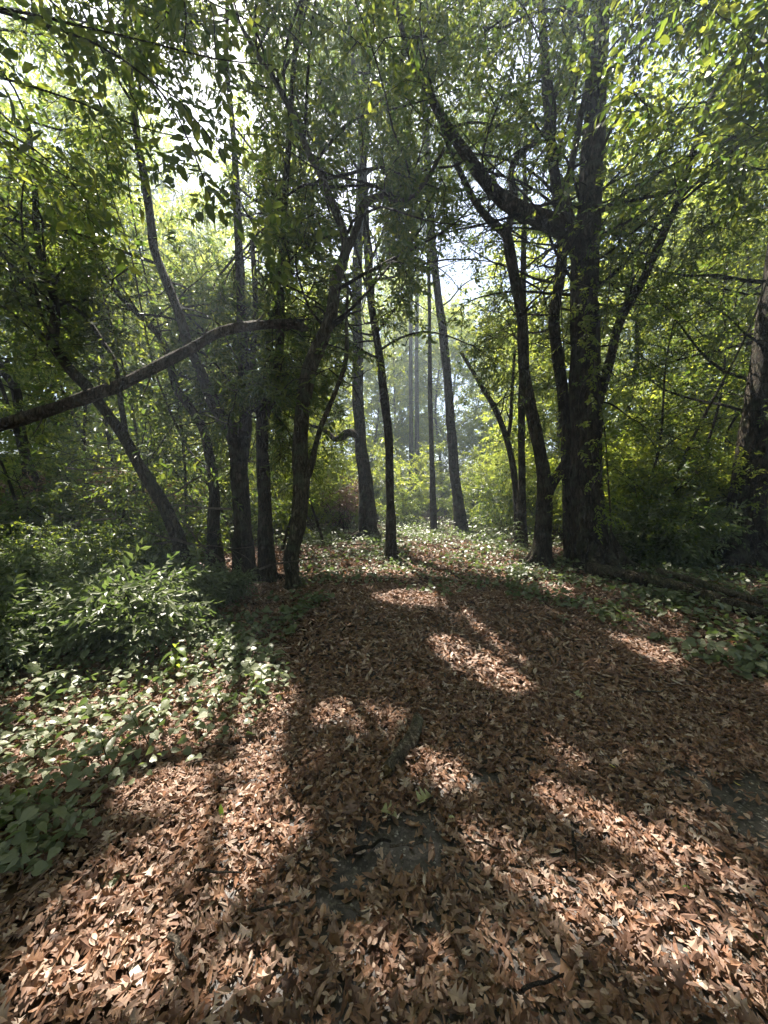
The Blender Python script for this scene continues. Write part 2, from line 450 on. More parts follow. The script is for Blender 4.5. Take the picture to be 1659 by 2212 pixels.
def place(temps, pos, D, r, smin=.8, smax=1.25, stems=True, tilt=.45, carve=False):
    """returns leaf geometry and stem geometry for sprays set at pos looking along D"""
    R = frames(D, r, tilt); S = r.uniform(smin, smax, len(pos))
    k = r.integers(0, len(temps), len(pos))
    g, gs = Geo(), Geo()
    for q, (V, F, sv, sf, nl_) in enumerate(temps):
        m = k == q
        if not m.any(): continue
        A = np.einsum('nij,vj->nvi', R[m] * S[m][:, None, None], V) + pos[m][:, None]
        c = A.shape[0]
        vp = len(V) // nl_; fp_ = len(F) // nl_
        A = A.reshape(c * nl_, vp, 3)
        if carve:
            ctr = A.mean(1); L = lit_share(ctr)[0] * np.clip((ctr[:, 2] - 1.2) / 1.5, 0, 1)
            A = A[r.random(len(A)) > 1 - (1 - np.clip(L * 1.04, 0, 1)) ** 2.2]
        F1 = F[:fp_]
        g.add(A.reshape(-1, 3), (F1[None] + (np.arange(len(A)) * vp)[:, None, None]).reshape(-1, 4))
        if stems:
            m = m & ((not carve) | (r.random(len(pos)) > 1.5 * lit_share(pos)[0])); c = m.sum()
            A = np.einsum('nij,vj->nvi', R[m] * S[m][:, None, None], sv) + pos[m][:, None]
            gs.add(A.reshape(-1, 3), (sf[None] + (np.arange(c) * len(sv))[:, None, None]).reshape(-1, 4))
    return g, gs

CLEAR = []        # picture samples (x, y, half width, depth) of stems that stand clear of leaves in front
def clear_share(p):
    x, y, d = project(p)
    c = np.zeros(len(p), bool)
    if not CLEAR: return c
    C = np.array(CLEAR)
    for a in range(0, len(p), 4000):
        sl = slice(a, a + 4000)
        dx = x[sl, None] - C[None, :, 0]; dy = y[sl, None] - C[None, :, 1]
        fr = (d[sl, None] < C[None, :, 3] + .1) & (d[sl, None] > .3)
        rad = C[None, :, 2] + .16 * FPX / np.maximum(d[sl, None], .5)
        c[sl] = (fr & (dx * dx + dy * dy < rad * rad)).any(1)
    return c

def branch_path(p0, d0, length, r, n=6, wander=.22, lift=0.0):
    pts = [np.array(p0, float)]; d = norm(d0)
    for i in range(n):
        d = norm(d + r.normal(0, wander, 3) + np.array([0, 0, lift]))
        pts.append(pts[-1] + d * length / n)
    return np.array(pts)

def grow(stem, srad, zmin, nb, blen, r, spacing=.13, elev=(0, 45), subs=(3, 6), azpref=None, zmax=99, rcap=.1):
    """branches and spray seats for one stem"""
    tubes, pos, dirs = [], [], []
    ok = np.where((stem[:, 2] > zmin) & (stem[:, 2] < zmax))[0]
    if len(ok) == 0: return tubes, np.zeros((0, 3)), np.zeros((0, 3))
    for b in range(nb):
        i = r.choice(ok)
        f = r.random()
        j = min(i + 1, len(stem) - 1)
        p0 = stem[i] * (1 - f) + stem[j] * f
        az = r.uniform(0, 2 * math.pi) if azpref is None else r.normal(azpref[0], azpref[1])
        el = math.radians(r.uniform(*elev))
        d0 = np.array([math.sin(az) * math.cos(el), math.cos(az) * math.cos(el), math.sin(el)])
        L = blen * r.uniform(.55, 1.25)
        pth = catmull(branch_path(p0, d0, L, r, 6, .2, -.02), 2)
        r0 = min(srad[i] * .5, .007 + .007 * L, rcap)
        tubes.append((pth, np.linspace(r0, .004, len(pth)), 5))
        lines = [(pth, .35)]
        for s in range(r.integers(*subs)):
            k = int(len(pth) * r.uniform(.2, .85))
            t = norm(pth[min(k + 1, len(pth) - 1)] - pth[k - 1])
            side = norm(np.cross(t, r.normal(0, 1, 3)) * np.array([1, 1, .45]))
            sp = branch_path(pth[k], t * .7 + side * .9, L * r.uniform(.25, .5), r, 5, .25, -.03)
            tubes.append((sp, np.linspace(max(r0 * .45, .005), .0025, len(sp)), 4))
            lines.append((sp, .1))
        for ln, st in lines:
            seglen = np.linalg.norm(np.diff(ln, axis=0), axis=1); tot = seglen.sum()
            n = max(2, int(tot * (1 - st) / spacing))
            tt = (st + (1 - st) * (np.arange(n) + r.random(n)) / n) * tot
            cs = np.concatenate([[0], np.cumsum(seglen)])
            pp = np.stack([np.interp(tt, cs, ln[:, a]) for a in range(3)], -1)
            kk = np.clip(np.searchsorted(cs, tt) - 1, 0, len(ln) - 2)
            tg = norm(ln[kk + 1] - ln[kk])
            dd = norm(tg * .6 + norm(r.normal(0, 1, (n, 3))) * np.array([1, 1, .5]) + np.array([0, 0, -.12]))
            pos.append(pp); dirs.append(dd)
    return tubes, np.concatenate(pos), np.concatenate(dirs)

PLACED_S = []
TREES = []        # every traced tree, for the shade fill afterwards

def stem_from_px(pl, depth, ddepth=None):
    pts, rad = [], []
    for i, q in enumerate(pl):
        d = depth + (q[3] if len(q) > 3 else 0)
        pts.append(P(q[0], q[1], d)); rad.append(q[2] / 2 / FPX * d)
    return np.array(pts), np.array(rad)

def extend(pts, rad, H, r, lean=None):
    d = norm(pts[-1] - pts[-3 if len(pts) > 3 else -2]); d = norm(d * np.array([.5, .5, 1]) + np.array([0, 0, .6])) if lean is None else norm(lean)
    z = pts[-1][2]; n = max(3, int((H - z) / 1.2)); pp = list(pts); rr = list(rad)
    for i in range(n):
        d = norm(d + r.normal(0, .09, 3) + np.array([0, 0, .05]))
        pp.append(pp[-1] + d * (H - z) / n); rr.append(rad[-1] + (0.012 - rad[-1]) * (i + 1) / n)
    return np.array(pp), np.array(rr)

def make_tree(name, label, stems, r, H=14, zmin=2.3, nb=24, blen=2.6, kind='near', mat='leaf', bark='bark', seg=12, rough=.07, group=None, flare=1.35, elev=(0, 45), spacing=.13, ridges=0.0, azpref=None):
    """stems: [(pixel polyline, depth, extend_to_height or None, from_ground)]"""
    base = None
    parts = []
    for si, st in enumerate(stems):
        pts, rad = st['w'] if 'w' in st else stem_from_px(st['px'], st['d'])
        if 'px' in st and kind != 'far':
            q = catmull([(a[0], a[1], a[2] / 2, st['d'] + (a[3] if len(a) > 3 else 0)) for a in st['px']], 4)
            CLEAR.extend(q[q[:, 1] > st.get('clear', 150)].tolist())
        if si == 0:
            g0 = pts[0].copy(); g0[2] = float(gh(g0[0], g0[1]))
            base = g0.copy()
            rad = rad.copy(); rad[0] *= flare
            pts = np.vstack([pts[:1] - np.array([0, 0, .25]), pts]); rad = np.concatenate([[rad[0] * 1.15], rad])
        if st.get('H'):
            pts, rad = extend(pts, rad, st['H'], r, st.get('lean'))
        k = 5
        sm = catmull(pts, k); sr = np.interp(np.linspace(0, len(pts) - 1, len(sm)), np.arange(len(pts)), rad)
        parts.append((sm, sr, st))
    root = link(name, None, None, None, None, label, 'tree', group)
    root.location = base
    tw = Geo(); allpos, alldir = [], []
    allt = []
    for si, (sm, sr, st) in enumerate(parts):
        V, F = tube(sm, sr, seg if si == 0 else max(7, seg - 3), rough, r, ridges)
        if si == 0:
            trunk = link('trunk', mesh('trunk', V - base, F, True), M[bark], root)
            rb = sr[8] if len(sr) > 8 else sr[0]
            for q in range(int(r.integers(4, 7)) if rb > .05 else 0):          # roots running out into the litter
                a = q * 6.28 / 5 + r.uniform(-.5, .5); L = rb * r.uniform(2.6, 4.6)
                u_ = np.array([math.cos(a), math.sin(a), 0])
                rp = [base + np.array([0, 0, rb * 1.7]) + u_ * rb * .35, base + u_ * rb * 1.05 + np.array([0, 0, rb * .62]), base + u_ * L * .6 + np.array([0, 0, rb * .12]), base + u_ * L + np.array([r.normal(0, .05), r.normal(0, .05), -.05])]
                V, F = tube(catmull(rp, 3), np.interp(np.linspace(0, 3, 10), [0, 1, 2, 3], [rb * .45, rb * .38, rb * .22, rb * .08]), 7, .08, r)
                link('root', mesh('root', V - base, F, True), M[bark], trunk)
        else:
            link('limb', mesh('limb', V - base, F, True), M[bark], trunk)
        tb, pos, dr = grow(sm, sr, st.get('zmin', zmin), int(st.get('nb', nb) * 2.8), st.get('blen', blen) * 1.1, r, spacing, st.get('elev', elev), azpref=st.get('azpref', azpref), rcap=.011 if kind == 'broad' else .1)
        allt += [q for q in tb if not (q[0][0][2] > 2.5 and lit_share(q[0])[0].mean() > .33 and q[1][0] < .028)]     # the shafts of light pass here
        allpos.append(pos); alldir.append(dr)
    pos = np.concatenate(allpos); dr = np.concatenate(alldir)
    TREES.append(dict(root=root, base=base, pos=pos, dir=dr, kind=kind, mat=mat, twigs=tw, tubes=allt, r=r))
    return root

R_ = lambda s: np.random.default_rng(s)

# ------------------------------------------------------------------ the trees that can be told apart
D1 = gdepth(1280, 1235)
make_tree('large_tree', 'thickest dark trunk beside the path, heavy limb arching left, vines on bark', [
    dict(px=[(1283, 1240, 76), (1275, 1170, 70), (1267, 1040, 64), (1265, 900, 61), (1263, 760, 57), (1262, 640, 54), (1264, 540, 58), (1274, 430, 46), (1282, 300, 44), (1288, 160, 41), (1296, 20, 38), (1303, -120, 34)], d=D1, H=17, nb=26, zmin=4.5, blen=3.0),
    dict(px=[(1262, 560, 42), (1225, 502, 38), (1180, 478, 36), (1125, 455, 33), (1080, 425, 28, -.1), (1040, 380, 25, -.2), (1002, 325, 23, -.3), (960, 265, 20, -.4), (920, 190, 16, -.5), (880, 100, 12, -.6), (845, -20, 9, -.7)], d=D1 - .1, nb=12, zmin=4.0, blen=1.8),
    dict(px=[(1255, 545, 26), (1232, 470, 18), (1222, 420, 16), (1240, 330, 13), (1265, 200, 11)], d=D1 - .2, nb=6, zmin=5, blen=1.5),
    ], R_(1), bark='bark', seg=16, rough=.05, ridges=.035)
make_tree('slender_tree', 'slender dark stem hugging the left side of the thickest trunk', [
    dict(px=[(1240, 1195, 34), (1232, 1080, 30), (1226, 960, 27), (1216, 850, 25), (1203, 760, 24), (1196, 690, 22), (1206, 620, 22), (1214, 530, 22), (1206, 440, 22), (1192, 330, 21), (1182, 200, 20), (1172, 60, 18), (1165, -80, 16)], d=gdepth(1240, 1225), H=13, nb=16, zmin=4.5)],
    R_(2), seg=9, rough=.05)
D2 = gdepth(1168, 1225)
make_tree('forked_tree', 'forked slim tree, one stem curving left, other leaning across the thickest trunk', [
    dict(px=[(1166, 1225, 40), (1172, 1150, 36), (1176, 1085, 34), (1174, 1023, 28), (1165, 971, 26), (1147, 885, 25), (1134, 815, 24), (1130, 746, 24), (1126, 677, 23), (1113, 607, 22), (1100, 538, 22), (1092, 505, 20), (1060, 478, 15), (1024, 432, 14), (990, 362, 12), (960, 290, 10), (930, 180, 7)], d=D2, nb=14, zmin=3.6, blen=1.8),
    dict(px=[(1177, 1090, 24), (1186, 1060, 22), (1205, 1025, 22), (1234, 985, 22, -.1), (1262, 943, 22, -.35), (1293, 867, 21, -.45), (1317, 781, 20, -.4), (1336, 704, 19, -.35), (1370, 635, 18, -.3), (1396, 590, 17, -.3), (1436, 500, 16, -.3), (1474, 415, 14, -.3), (1491, 350, 13, -.3), (1520, 260, 12, -.3), (1554, 175, 11, -.3), (1640, 50, 9, -.3), (1720, -60, 7, -.3)], d=D2, nb=16, zmin=2.6, blen=1.6),
    dict(px=[(1095, 515, 16), (1104, 460, 15), (1112, 425, 15), (1103, 375, 14), (1120, 335, 14), (1149, 312, 13), (1180, 272, 12), (1196, 210, 10), (1230, 120, 8)], d=D2 - .05, nb=6, zmin=4.5, blen=1.4),
    ], R_(3), seg=9, rough=.05, bark='bark')
D3 = gdepth(1127, 1183)
make_tree('straight_tree', 'thin straight dark trunk standing just left of the forked slim tree', [
    dict(px=[(1127, 1183, 18), (1127, 1023, 15), (1127, 885, 15), (1130, 700, 13), (1131, 538, 11), (1135, 420, 10)], d=D3, H=14, nb=14, zmin=4)], R_(4), seg=8)
make_tree('leaning_sapling', 'thin leaning tree forking towards the bright sky gap behind forked slim tree', [
    dict(px=[(1122, 1183, 16), (1116, 1080, 15), (1107, 1000, 14), (1094, 947, 13), (1080, 908, 12), (1062, 870, 11), (1029, 815, 9), (995, 760, 7)], d=D3 + .6, nb=10, zmin=2.4, blen=1.7),
    dict(px=[(1096, 952, 9), (1103, 910, 8), (1106, 850, 7), (1112, 760, 6)], d=D3 + .6, nb=6, zmin=2.6, blen=1.4)], R_(5), seg=8)
D4 = gdepth(995, 1150)
make_tree('tall_tree', 'tall gently curving trunk at the far end of the leafy path', [
    dict(px=[(998, 1150, 24), (985, 1050, 22), (976, 950, 20), (969, 850, 19), (958, 730, 18), (944, 620, 17), (932, 510, 16), (926, 390, 15), (920, 260, 14), (915, 100, 12)], d=D4, H=20, nb=22, zmin=6, blen=2.8)], R_(6), seg=9, kind='mid')
make_tree('pole_tree', 'thinnest pole-like trunk left of the tall curving trunk', [
    dict(px=[(937, 1148, 13), (933, 1000, 11), (929, 850, 10), (928, 700, 8), (926, 560, 7)], d=gdepth(935, 1146), H=14, nb=9, zmin=5.5, blen=1.8)], R_(7), seg=7, kind='mid')
for i, x in enumerate((888, 901)):
    make_tree('pine_tree', ('pale distant straight trunk, left one of a close pair', 'pale distant straight trunk, right one of a close pair')[i], [
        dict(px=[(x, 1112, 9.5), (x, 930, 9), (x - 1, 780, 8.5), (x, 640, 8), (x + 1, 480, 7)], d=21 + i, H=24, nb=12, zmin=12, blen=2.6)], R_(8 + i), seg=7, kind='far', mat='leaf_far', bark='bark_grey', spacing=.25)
D8 = gdepth(845, 1205)
make_tree('straight_tree', 'straight bare trunk at the left edge of the path mouth, leaning left', [
    dict(px=[(845, 1205, 22), (843, 1093, 19), (840, 954, 18), (829, 850, 18), (819, 763, 17), (806, 690, 16), (798, 620, 15), (792, 520, 14), (788, 400, 13), (776, 250, 12)], d=D8, H=13, nb=18, zmin=4.2)], R_(10), seg=10)
D9 = gdepth(795, 1160)
make_tree('large_tree', 'stout straight trunk with a crooked limb, standing in the sunlit clearing', [
    dict(px=[(796, 1162, 36), (791, 1058, 30), (779, 954, 26), (773, 850, 24), (773, 746, 23), (770, 677, 22), (772, 580, 21), (776, 460, 20), (784, 300, 18), (790, 120, 16)], d=D9, H=18, nb=24, zmin=5),
    dict(px=[(772, 940, 18), (752, 934, 18), (738, 944, 17), (722, 948, 12), (708, 935, 9), (690, 925, 7), (660, 915, 6), (625, 900, 5)], d=D9 - .15, nb=5, zmin=2.6, blen=1.0)], R_(11), seg=10, kind='mid')
D10 = gdepth(635, 1287)
make_tree('crooked_tree', 'sinuous grey-brown trunk with a burl at its base, sunlit along one side', [
    dict(px=[(635, 1290, 30), (631, 1240, 29), (628, 1210, 36), (636, 1170, 31), (645, 1128, 33), (652, 1041, 38), (647, 971, 32), (652, 902, 30), (662, 833, 31), (672, 790, 33), (697, 729, 29), (716, 676, 27), (726, 607, 25), (746, 545, 22), (742, 500, 19), (711, 425, 17), (688, 365, 16), (668, 335, 15), (640, 262, 13), (620, 222, 12), (592, 170, 11), (560, 125, 10), (515, 45, 8), (470, -60, 6)], d=D10, nb=20, zmin=3.6, blen=2.0),
    dict(px=[(664, 1030, 17), (676, 990, 14), (682, 960, 12), (695, 917, 12), (716, 868, 11), (743, 796, 10), (749, 745, 9), (748, 690, 7), (752, 620, 5)], d=D10 - .05, nb=6, zmin=2.4, blen=1.1),
    dict(px=[(746, 548, 18), (768, 500, 17), (788, 440, 16), (830, 425, 14), (878, 430, 11), (920, 390, 9), (960, 320, 7)], d=D10, nb=9, zmin=4.3, blen=1.6)],
    R_(12), seg=12, bark='bark_grey', rough=.06, flare=1.2)
make_tree('straight_tree', 'upright trunk draped in hanging leaves between twin trunk and crooked tree', [
    dict(px=[(577, 1262, 33), (573, 1128, 28), (569, 1024, 27), (566, 930, 27), (570, 890, 28), (592, 830, 20), (604, 760, 18), (606, 640, 16), (612, 500, 14)], d=gdepth(576, 1260), clear=900, H=11, nb=26, zmin=2.2, blen=1.5),
    dict(px=[(566, 905, 20), (552, 860, 16), (546, 780, 14), (552, 660, 12), (545, 520, 10)], d=gdepth(576, 1260), clear=2000, nb=12, zmin=2.4, blen=1.3)], R_(13), seg=11, kind='narrow', elev=(-35, 25))
D12 = gdepth(531, 1260)
make_tree('twin_tree', 'dark twin trunk, one stem upright, other bowing left under broken limb', [
    dict(px=[(532, 1265, 44), (524, 1144, 38), (517, 1027, 38), (509, 949, 36), (482, 903, 30), (462, 868, 28), (445, 831, 22), (425, 785, 20), (406, 746, 20), (394, 699, 20), (375, 644, 19), (351, 589, 18), (333, 539, 18), (326, 480, 17), (312, 385, 16), (296, 300, 14), (286, 200, 12), (272, 60, 10), (265, -60, 8)], d=D12, nb=24, zmin=3.6, blen=2.0),
    dict(px=[(518, 1020, 26), (530, 910, 25), (524, 753, 23), (519, 597, 19), (512, 450, 15), (505, 300, 12), (490, 140, 9)], d=D12 + .25, clear=900, H=12, nb=24, zmin=2.4, blen=1.7)], R_(14), seg=12, kind='narrow', elev=(-30, 30))
D13 = gdepth(465, 1250)
make_tree('bent_tree', 'thinner dark trunk bending left, standing left of the twin trunk', [
    dict(px=[(467, 1250, 36), (461, 1144, 27), (463, 1066, 22), (453, 988, 20), (437, 921, 18), (406, 874, 17), (379, 836, 16), (366, 780, 14), (350, 734, 14), (312, 691, 13), (266, 648, 11), (225, 590, 10), (190, 500, 8)], d=D13, nb=18, zmin=2.6, blen=1.6)], R_(15), seg=10)
D14 = gdepth(406, 1292)
make_tree('leaning_tree', 'long sinuous trunk leaning far left beneath the broken arching limb', [
    dict(px=[(412, 1300, 33), (393, 1190, 28), (360, 1105, 28), (326, 1046, 25), (295, 996, 24), (271, 949, 23), (242, 906, 21), (215, 871, 23), (187, 835, 22), (156, 804, 21), (129, 769, 20), (113, 740, 20), (120, 695, 18), (116, 636, 17), (98, 597, 15), (80, 520, 13), (75, 400, 11), (60, 260, 9)], d=D14, nb=20, zmin=3.0, blen=1.7),
    dict(px=[(272, 945, 14), (266, 900, 12), (258, 851, 11), (249, 785, 10), (219, 734, 9), (184, 683, 8), (133, 648, 6)], d=D14 + .1, nb=8, zmin=2.4, blen=1.2),
    dict(px=[(380, 1180, 22), (400, 1225, 26), (425, 1270, 30), (440, 1300, 34)][::-1], d=D14 + .15, nb=0)], R_(16), seg=11)
make_tree('leaning_tree', 'leaning tree in shadow rising out of the dark brush at far left', [
    dict(px=[(175, 1205, 24), (120, 1110, 22), (92, 1062, 20), (70, 1027, 20), (51, 968, 18), (36, 851, 17), (12, 808, 16), (-20, 760, 14), (-60, 660, 12), (-90, 500, 10)], d=8.0, H=9, nb=16, zmin=2.6, blen=2.0)], R_(17), seg=9)
D16 = gdepth(1605, 1218)
make_tree('large_tree', 'broad flared trunk leaning right at the edge of the green thicket', [
    dict(px=[(1604, 1222, 80), (1608, 1160, 66), (1616, 1050, 60), (1632, 950, 58), (1646, 850, 56), (1660, 750, 52), (1674, 640, 48), (1690, 500, 44), (1705, 350, 38), (1715, 180, 32)], d=D16, H=17, nb=34, zmin=2.8, blen=3.0)], R_(18), seg=16, rough=.05, flare=1.5, ridges=.03)

for (x, y, az, lb, sd) in [(-3.4, 2.3, 1.1, 'overhanging leafy tree whose boughs hang over the top left', 31), (3.9, 2.9, -.9, 'overhanging leafy tree whose boughs reach over the right of the path', 32), (-1.5, -2.2, .2, 'tree behind the viewer with boughs reaching over the path', 33)]:
    rr_ = R_(sd)
    zz = np.linspace(0, 12, 9)
    pts = np.stack([x + np.cumsum(rr_.normal(0, .12, 9)), y + np.cumsum(rr_.normal(0, .12, 9)), zz], -1)
    make_tree('overhanging_tree', lb, [dict(w=(pts, np.linspace(.14, .03, 9)), nb=22, zmin=3.6 if sd < 33 else 6, blen=2.3, azpref=(az, .8))], rr_, seg=10, kind='broad')

rr_ = R_(36)
for i, (x, d, w, H) in enumerate([(40, 6.6, 7, 6), (150, 7.2, 8, 7), (205, 6.2, 6, 5), (285, 7.6, 8, 7), (345, 6.8, 6, 6), (425, 7.4, 7, 7), (610, 8.4, 7, 6), (500, 7.2, 6, 6), (690, 9.6, 6, 6), (1420, 8.4, 8, 7), (1490, 9.5, 8, 7), (1360, 9.0, 7, 6), (75, 9.0, 9, 8), (250, 9.2, 8, 8)]):
    b0 = P(x, 1056, d); b0[2] = float(gh(b0[0], b0[1])); n_ = 8
    ln = rr_.normal(0, .16, 2)
    pts = np.array([b0 + np.array([ln[0] * q * H / 7 + .12 * math.sin(q * 1.1 + i), ln[1] * q * H / 7 + .1 * math.sin(q * .9 + 2 * i), q * H / 7]) for q in range(n_)])
    make_tree('sapling_tree', 'thin crooked sapling', [dict(w=(pts, np.linspace(w / 2 / FPX * d, .008, n_)), nb=7, zmin=1.1, blen=1.1)], rr_, seg=7, kind='mid', mat='leaf', flare=1.1)
    PLACED_S.append(TREES[-1]['root'])

# ------------------------------------------------------------------ broken limb arching through the left trees
def bare(name, label, cat, pl, r, mat, seg=10, depth=None, world=None, rough=.08, group=None, end=None, extra=()):
    pts, rad = world if world is not None else stem_from_px(pl, depth)
    sm = catmull(pts, 6); sr = np.interp(np.linspace(0, len(pts) - 1, len(sm)), np.arange(len(pts)), rad)
    base = sm[0].copy()
    root = link(name, None, None, None, None, label, cat, group); root.location = base
    V, F = tube(sm, sr, seg, rough, r)
    link('stem', mesh('stem', V - base, F, True), M[mat], root)
    if end:
        d = norm(sm[-1] - sm[-3]); q = sm[-1]
        n_ = 9
        g = Geo()
        for k in range(n_):                       # splinters of the broken end
            a = k / n_ * 6.28; o = np.cross(d, [0, 0, 1]); o = norm(o); o2 = np.cross(d, o)
            c = q + (o * math.cos(a) + o2 * math.sin(a)) * sr[-1] * .55 - d * sr[-1] * .4
            ln = sr[-1] * r.uniform(.8, 2.2)
            g.add(*tube(np.array([c, c + d * ln * .6, c + d * ln + r.normal(0, .004, 3)]), np.array([sr[-1] * .38, sr[-1] * .26, sr[-1] * .05]), 5))
        link('broken_end', g.mesh('broken_end', False, base), M[end], root)
    for ex in extra:
        p2, r2 = ex
        s2 = catmull(p2, 4); q2 = np.interp(np.linspace(0, len(p2) - 1, len(s2)), np.arange(len(p2)), r2)
        V, F = tube(s2, q2, 6, .05, r)
        link('branch', mesh('branch', V - base, F, True), M[mat], root)
    return root

a_pts = [(-900, 1196, 33, .0), (-500, 1075, 30, .0), (-200, 985, 26, 0), (0, 921, 24, 0), (75, 896, 24, .05), (175, 861, 24, .1), (260, 831, 23, .2), (350, 786, 22, .3), (425, 746, 22, .45), (475, 718, 21, .5), (550, 702, 20, .55), (625, 700, 18, .6), (656, 708, 16, .6)]
bare('broken_limb', 'bare broken limb arching across the left trees, lodged in the twin trunk', 'limb', a_pts, R_(21), 'dead_wood', 12, 4.2, end='dead_wood', rough=.13, extra=[
    (np.array([P(x, y, 4.2 + dz), P(x + dx * .5, y + dy * .5 + 4, 4.15 + dz), P(x + dx, y + dy, 4.1 + dz)]), np.array([w, w * .75, w * .3])) for (x, y, dx, dy, w, dz) in
    [(175, 861, 14, -34, .022, .1), (330, 796, -22, 60, .012, .27), (425, 746, 30, -50, .018, .45), (480, 716, 40, 70, .010, .5), (100, 886, -30, 55, .010, .05), (545, 702, 26, -26, .02, .55)]])

# log lying on the path
def ground_line(pl, lift=0.6):
    pts, rad = [], []
    for x, y, w in pl:
        g = G(x, y); d = gdepth(x, y); rr = w / 2 / FPX * d
        pts.append(g + np.array([0, 0, rr * lift])); rad.append(rr)
    return np.array(pts), np.array(rad)
bare('rotting_log', 'short mossy log with a yellowish broken end on the leaf strewn path', 'log', None, R_(22), 'log', 12, rough=.15, world=ground_line([(902, 1566, 22), (894, 1600, 27), (872, 1640, 30), (836, 1684, 31)], 1.5), end='cut')
bare('fallen_log', 'long dark fallen log half buried in green ground cover beside thickest trunk', 'log', None, R_(23), 'dead_wood', 12, world=ground_line([(1270, 1252, 26), (1330, 1268, 30), (1420, 1288, 30), (1520, 1312, 28), (1620, 1340, 26), (1750, 1375, 24)], 1.5))
bare('fallen_log', 'thinner grey fallen log lying parallel behind the long dark one', 'log', None, R_(24), 'log', 10, world=ground_line([(1420, 1262, 13), (1500, 1285, 15), (1580, 1305, 14), (1700, 1335, 12)], 3.2))

# ------------------------------------------------------------------ background wood: trees and shrubs as copies of a few prototypes
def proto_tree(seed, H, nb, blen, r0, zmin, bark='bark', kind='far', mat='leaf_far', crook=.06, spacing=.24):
    r = R_(seed)
    pts = [np.array([0, 0, -.3])]; d = np.array([0, 0, 1.0])
    n = 10
    for i in range(n):
        d = norm(d + r.normal(0, crook, 3) * np.array([1, 1, .2])); pts.append(pts[-1] + d * H / n)
    pts = np.array(pts); rad = np.linspace(r0, .02, n + 1); rad[0] *= 1.35
    sm = catmull(pts, 3); sr = np.interp(np.linspace(0, n, len(sm)), np.arange(n + 1), rad)
    root = link('forest_tree', None)
    V, F = tube(sm, sr, 8, .05, r)
    link('trunk', mesh('trunk', V, F, True), M[bark], root)
    tb, pos, dr = grow(sm, sr, zmin, nb, blen, r, spacing, (-5, 40))
    g = Geo()
    for (p, q, s) in tb: g.add(*tube(p, q, 4, cap=False))
    link('limbs', g.mesh('limbs', False), M['twig'], root)
    lg, _ = place(SPR[kind], pos, dr, r, stems=False)
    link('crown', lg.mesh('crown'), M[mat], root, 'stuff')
    return root

def proto_shrub(seed, H, nst, spread, kind='mid', mat='leaf_shrub', dens=.09):
    r = R_(seed)
    root = link('shrub', None)
    pos, dr = [], []
    g = Geo()
    for s in range(nst):
        az = r.uniform(0, 6.28); l = H * r.uniform(.6, 1.15)
        pth = branch_path(np.array([r.normal(0, .12), r.normal(0, .12), -.05]), np.array([math.sin(az) * spread, math.cos(az) * spread, 1]), l, r, 7, .16, .02)
        g.add(*tube(pth, np.linspace(.014, .004, len(pth)), 5, cap=False))
        tb, p, d = grow(pth, np.full(len(pth), .012), .25, 6, l * .38, r, dens, (-10, 50), (2, 4))
        for (a, b, c) in tb: g.add(*tube(a, np.minimum(b, .006), 3, cap=False))
        pos.append(p); dr.append(d)
    link('stems', g.mesh('stems'), M['twig'], root)
    pos = np.concatenate(pos); dr = np.concatenate(dr)
    lg, _ = place(SPR[kind], pos, dr, r, stems=False)
    link('foliage', lg.mesh('foliage'), M[mat], root, 'stuff')
    return root

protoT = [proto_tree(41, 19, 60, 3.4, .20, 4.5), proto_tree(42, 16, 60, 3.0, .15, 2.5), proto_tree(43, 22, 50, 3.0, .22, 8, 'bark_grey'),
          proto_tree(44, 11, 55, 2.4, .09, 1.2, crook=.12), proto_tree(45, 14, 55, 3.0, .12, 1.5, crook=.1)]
TL = ['tall dark-barked high-crowned tree', 'mid-height leafy tree with low crown', 'tall grey-barked tree, bare below', 'small bushy tree leafy to its foot', 'young spreading low-branched tree']
LAND = ['the thickest trunk', 'the slender stem by the thickest trunk', 'the forked slim tree', 'the straight trunk by the forked tree', 'the thin tree leaning to the sky gap',
        'the tall curving trunk', 'the thinnest pole trunk', 'the left pale distant trunk', 'the right pale distant trunk', 'the bare trunk at the path mouth', 'the stout clearing trunk', 'the sinuous burled trunk',
        'the leaf-draped trunk', 'the twin trunk', 'the bent trunk by the twin', 'the long leaning trunk', 'the leaning tree in dark brush', 'the broad flared trunk']
PLACED = [(o, 'thin crooked sapling') for o in PLACED_S]
ORD = ['nearest'] + [w + ' nearest' for w in 'second third fourth fifth sixth seventh eighth ninth tenth eleventh twelfth thirteenth fourteenth fifteenth sixteenth seventeenth eighteenth nineteenth twentieth'.split()]
def name_placed():
    lb = np.array([t['base'][:2] for t in TREES[:len(LAND)]])
    book = {}
    for o, what in PLACED:
        p = np.array(o.location[:2]); dd = np.linalg.norm(lb - p, axis=1); k = int(np.argmin(dd))
        book.setdefault((what, k), []).append((dd[k], o))
    for (what, k), lst in book.items():
        lst.sort(key=lambda q: q[0])
        for i, (_, o) in enumerate(lst):
            o['label'] = what + (', near ' if len(lst) == 1 else ', %s to ' % ORD[min(i, 19)]) + LAND[k]
def put(proto, x, y, rz, s, label, group, cat, used):
    o = proto if proto not in used else copy_tree(proto)
    used.append(proto)
    o.location = (x, y, float(gh(x, y))); o.rotation_euler = (0, 0, rz); o.scale = (s, s, s)
    tag(o, label, cat, group); PLACED.append((o, label))
    return o
used = []
r = R_(51)
spots = []
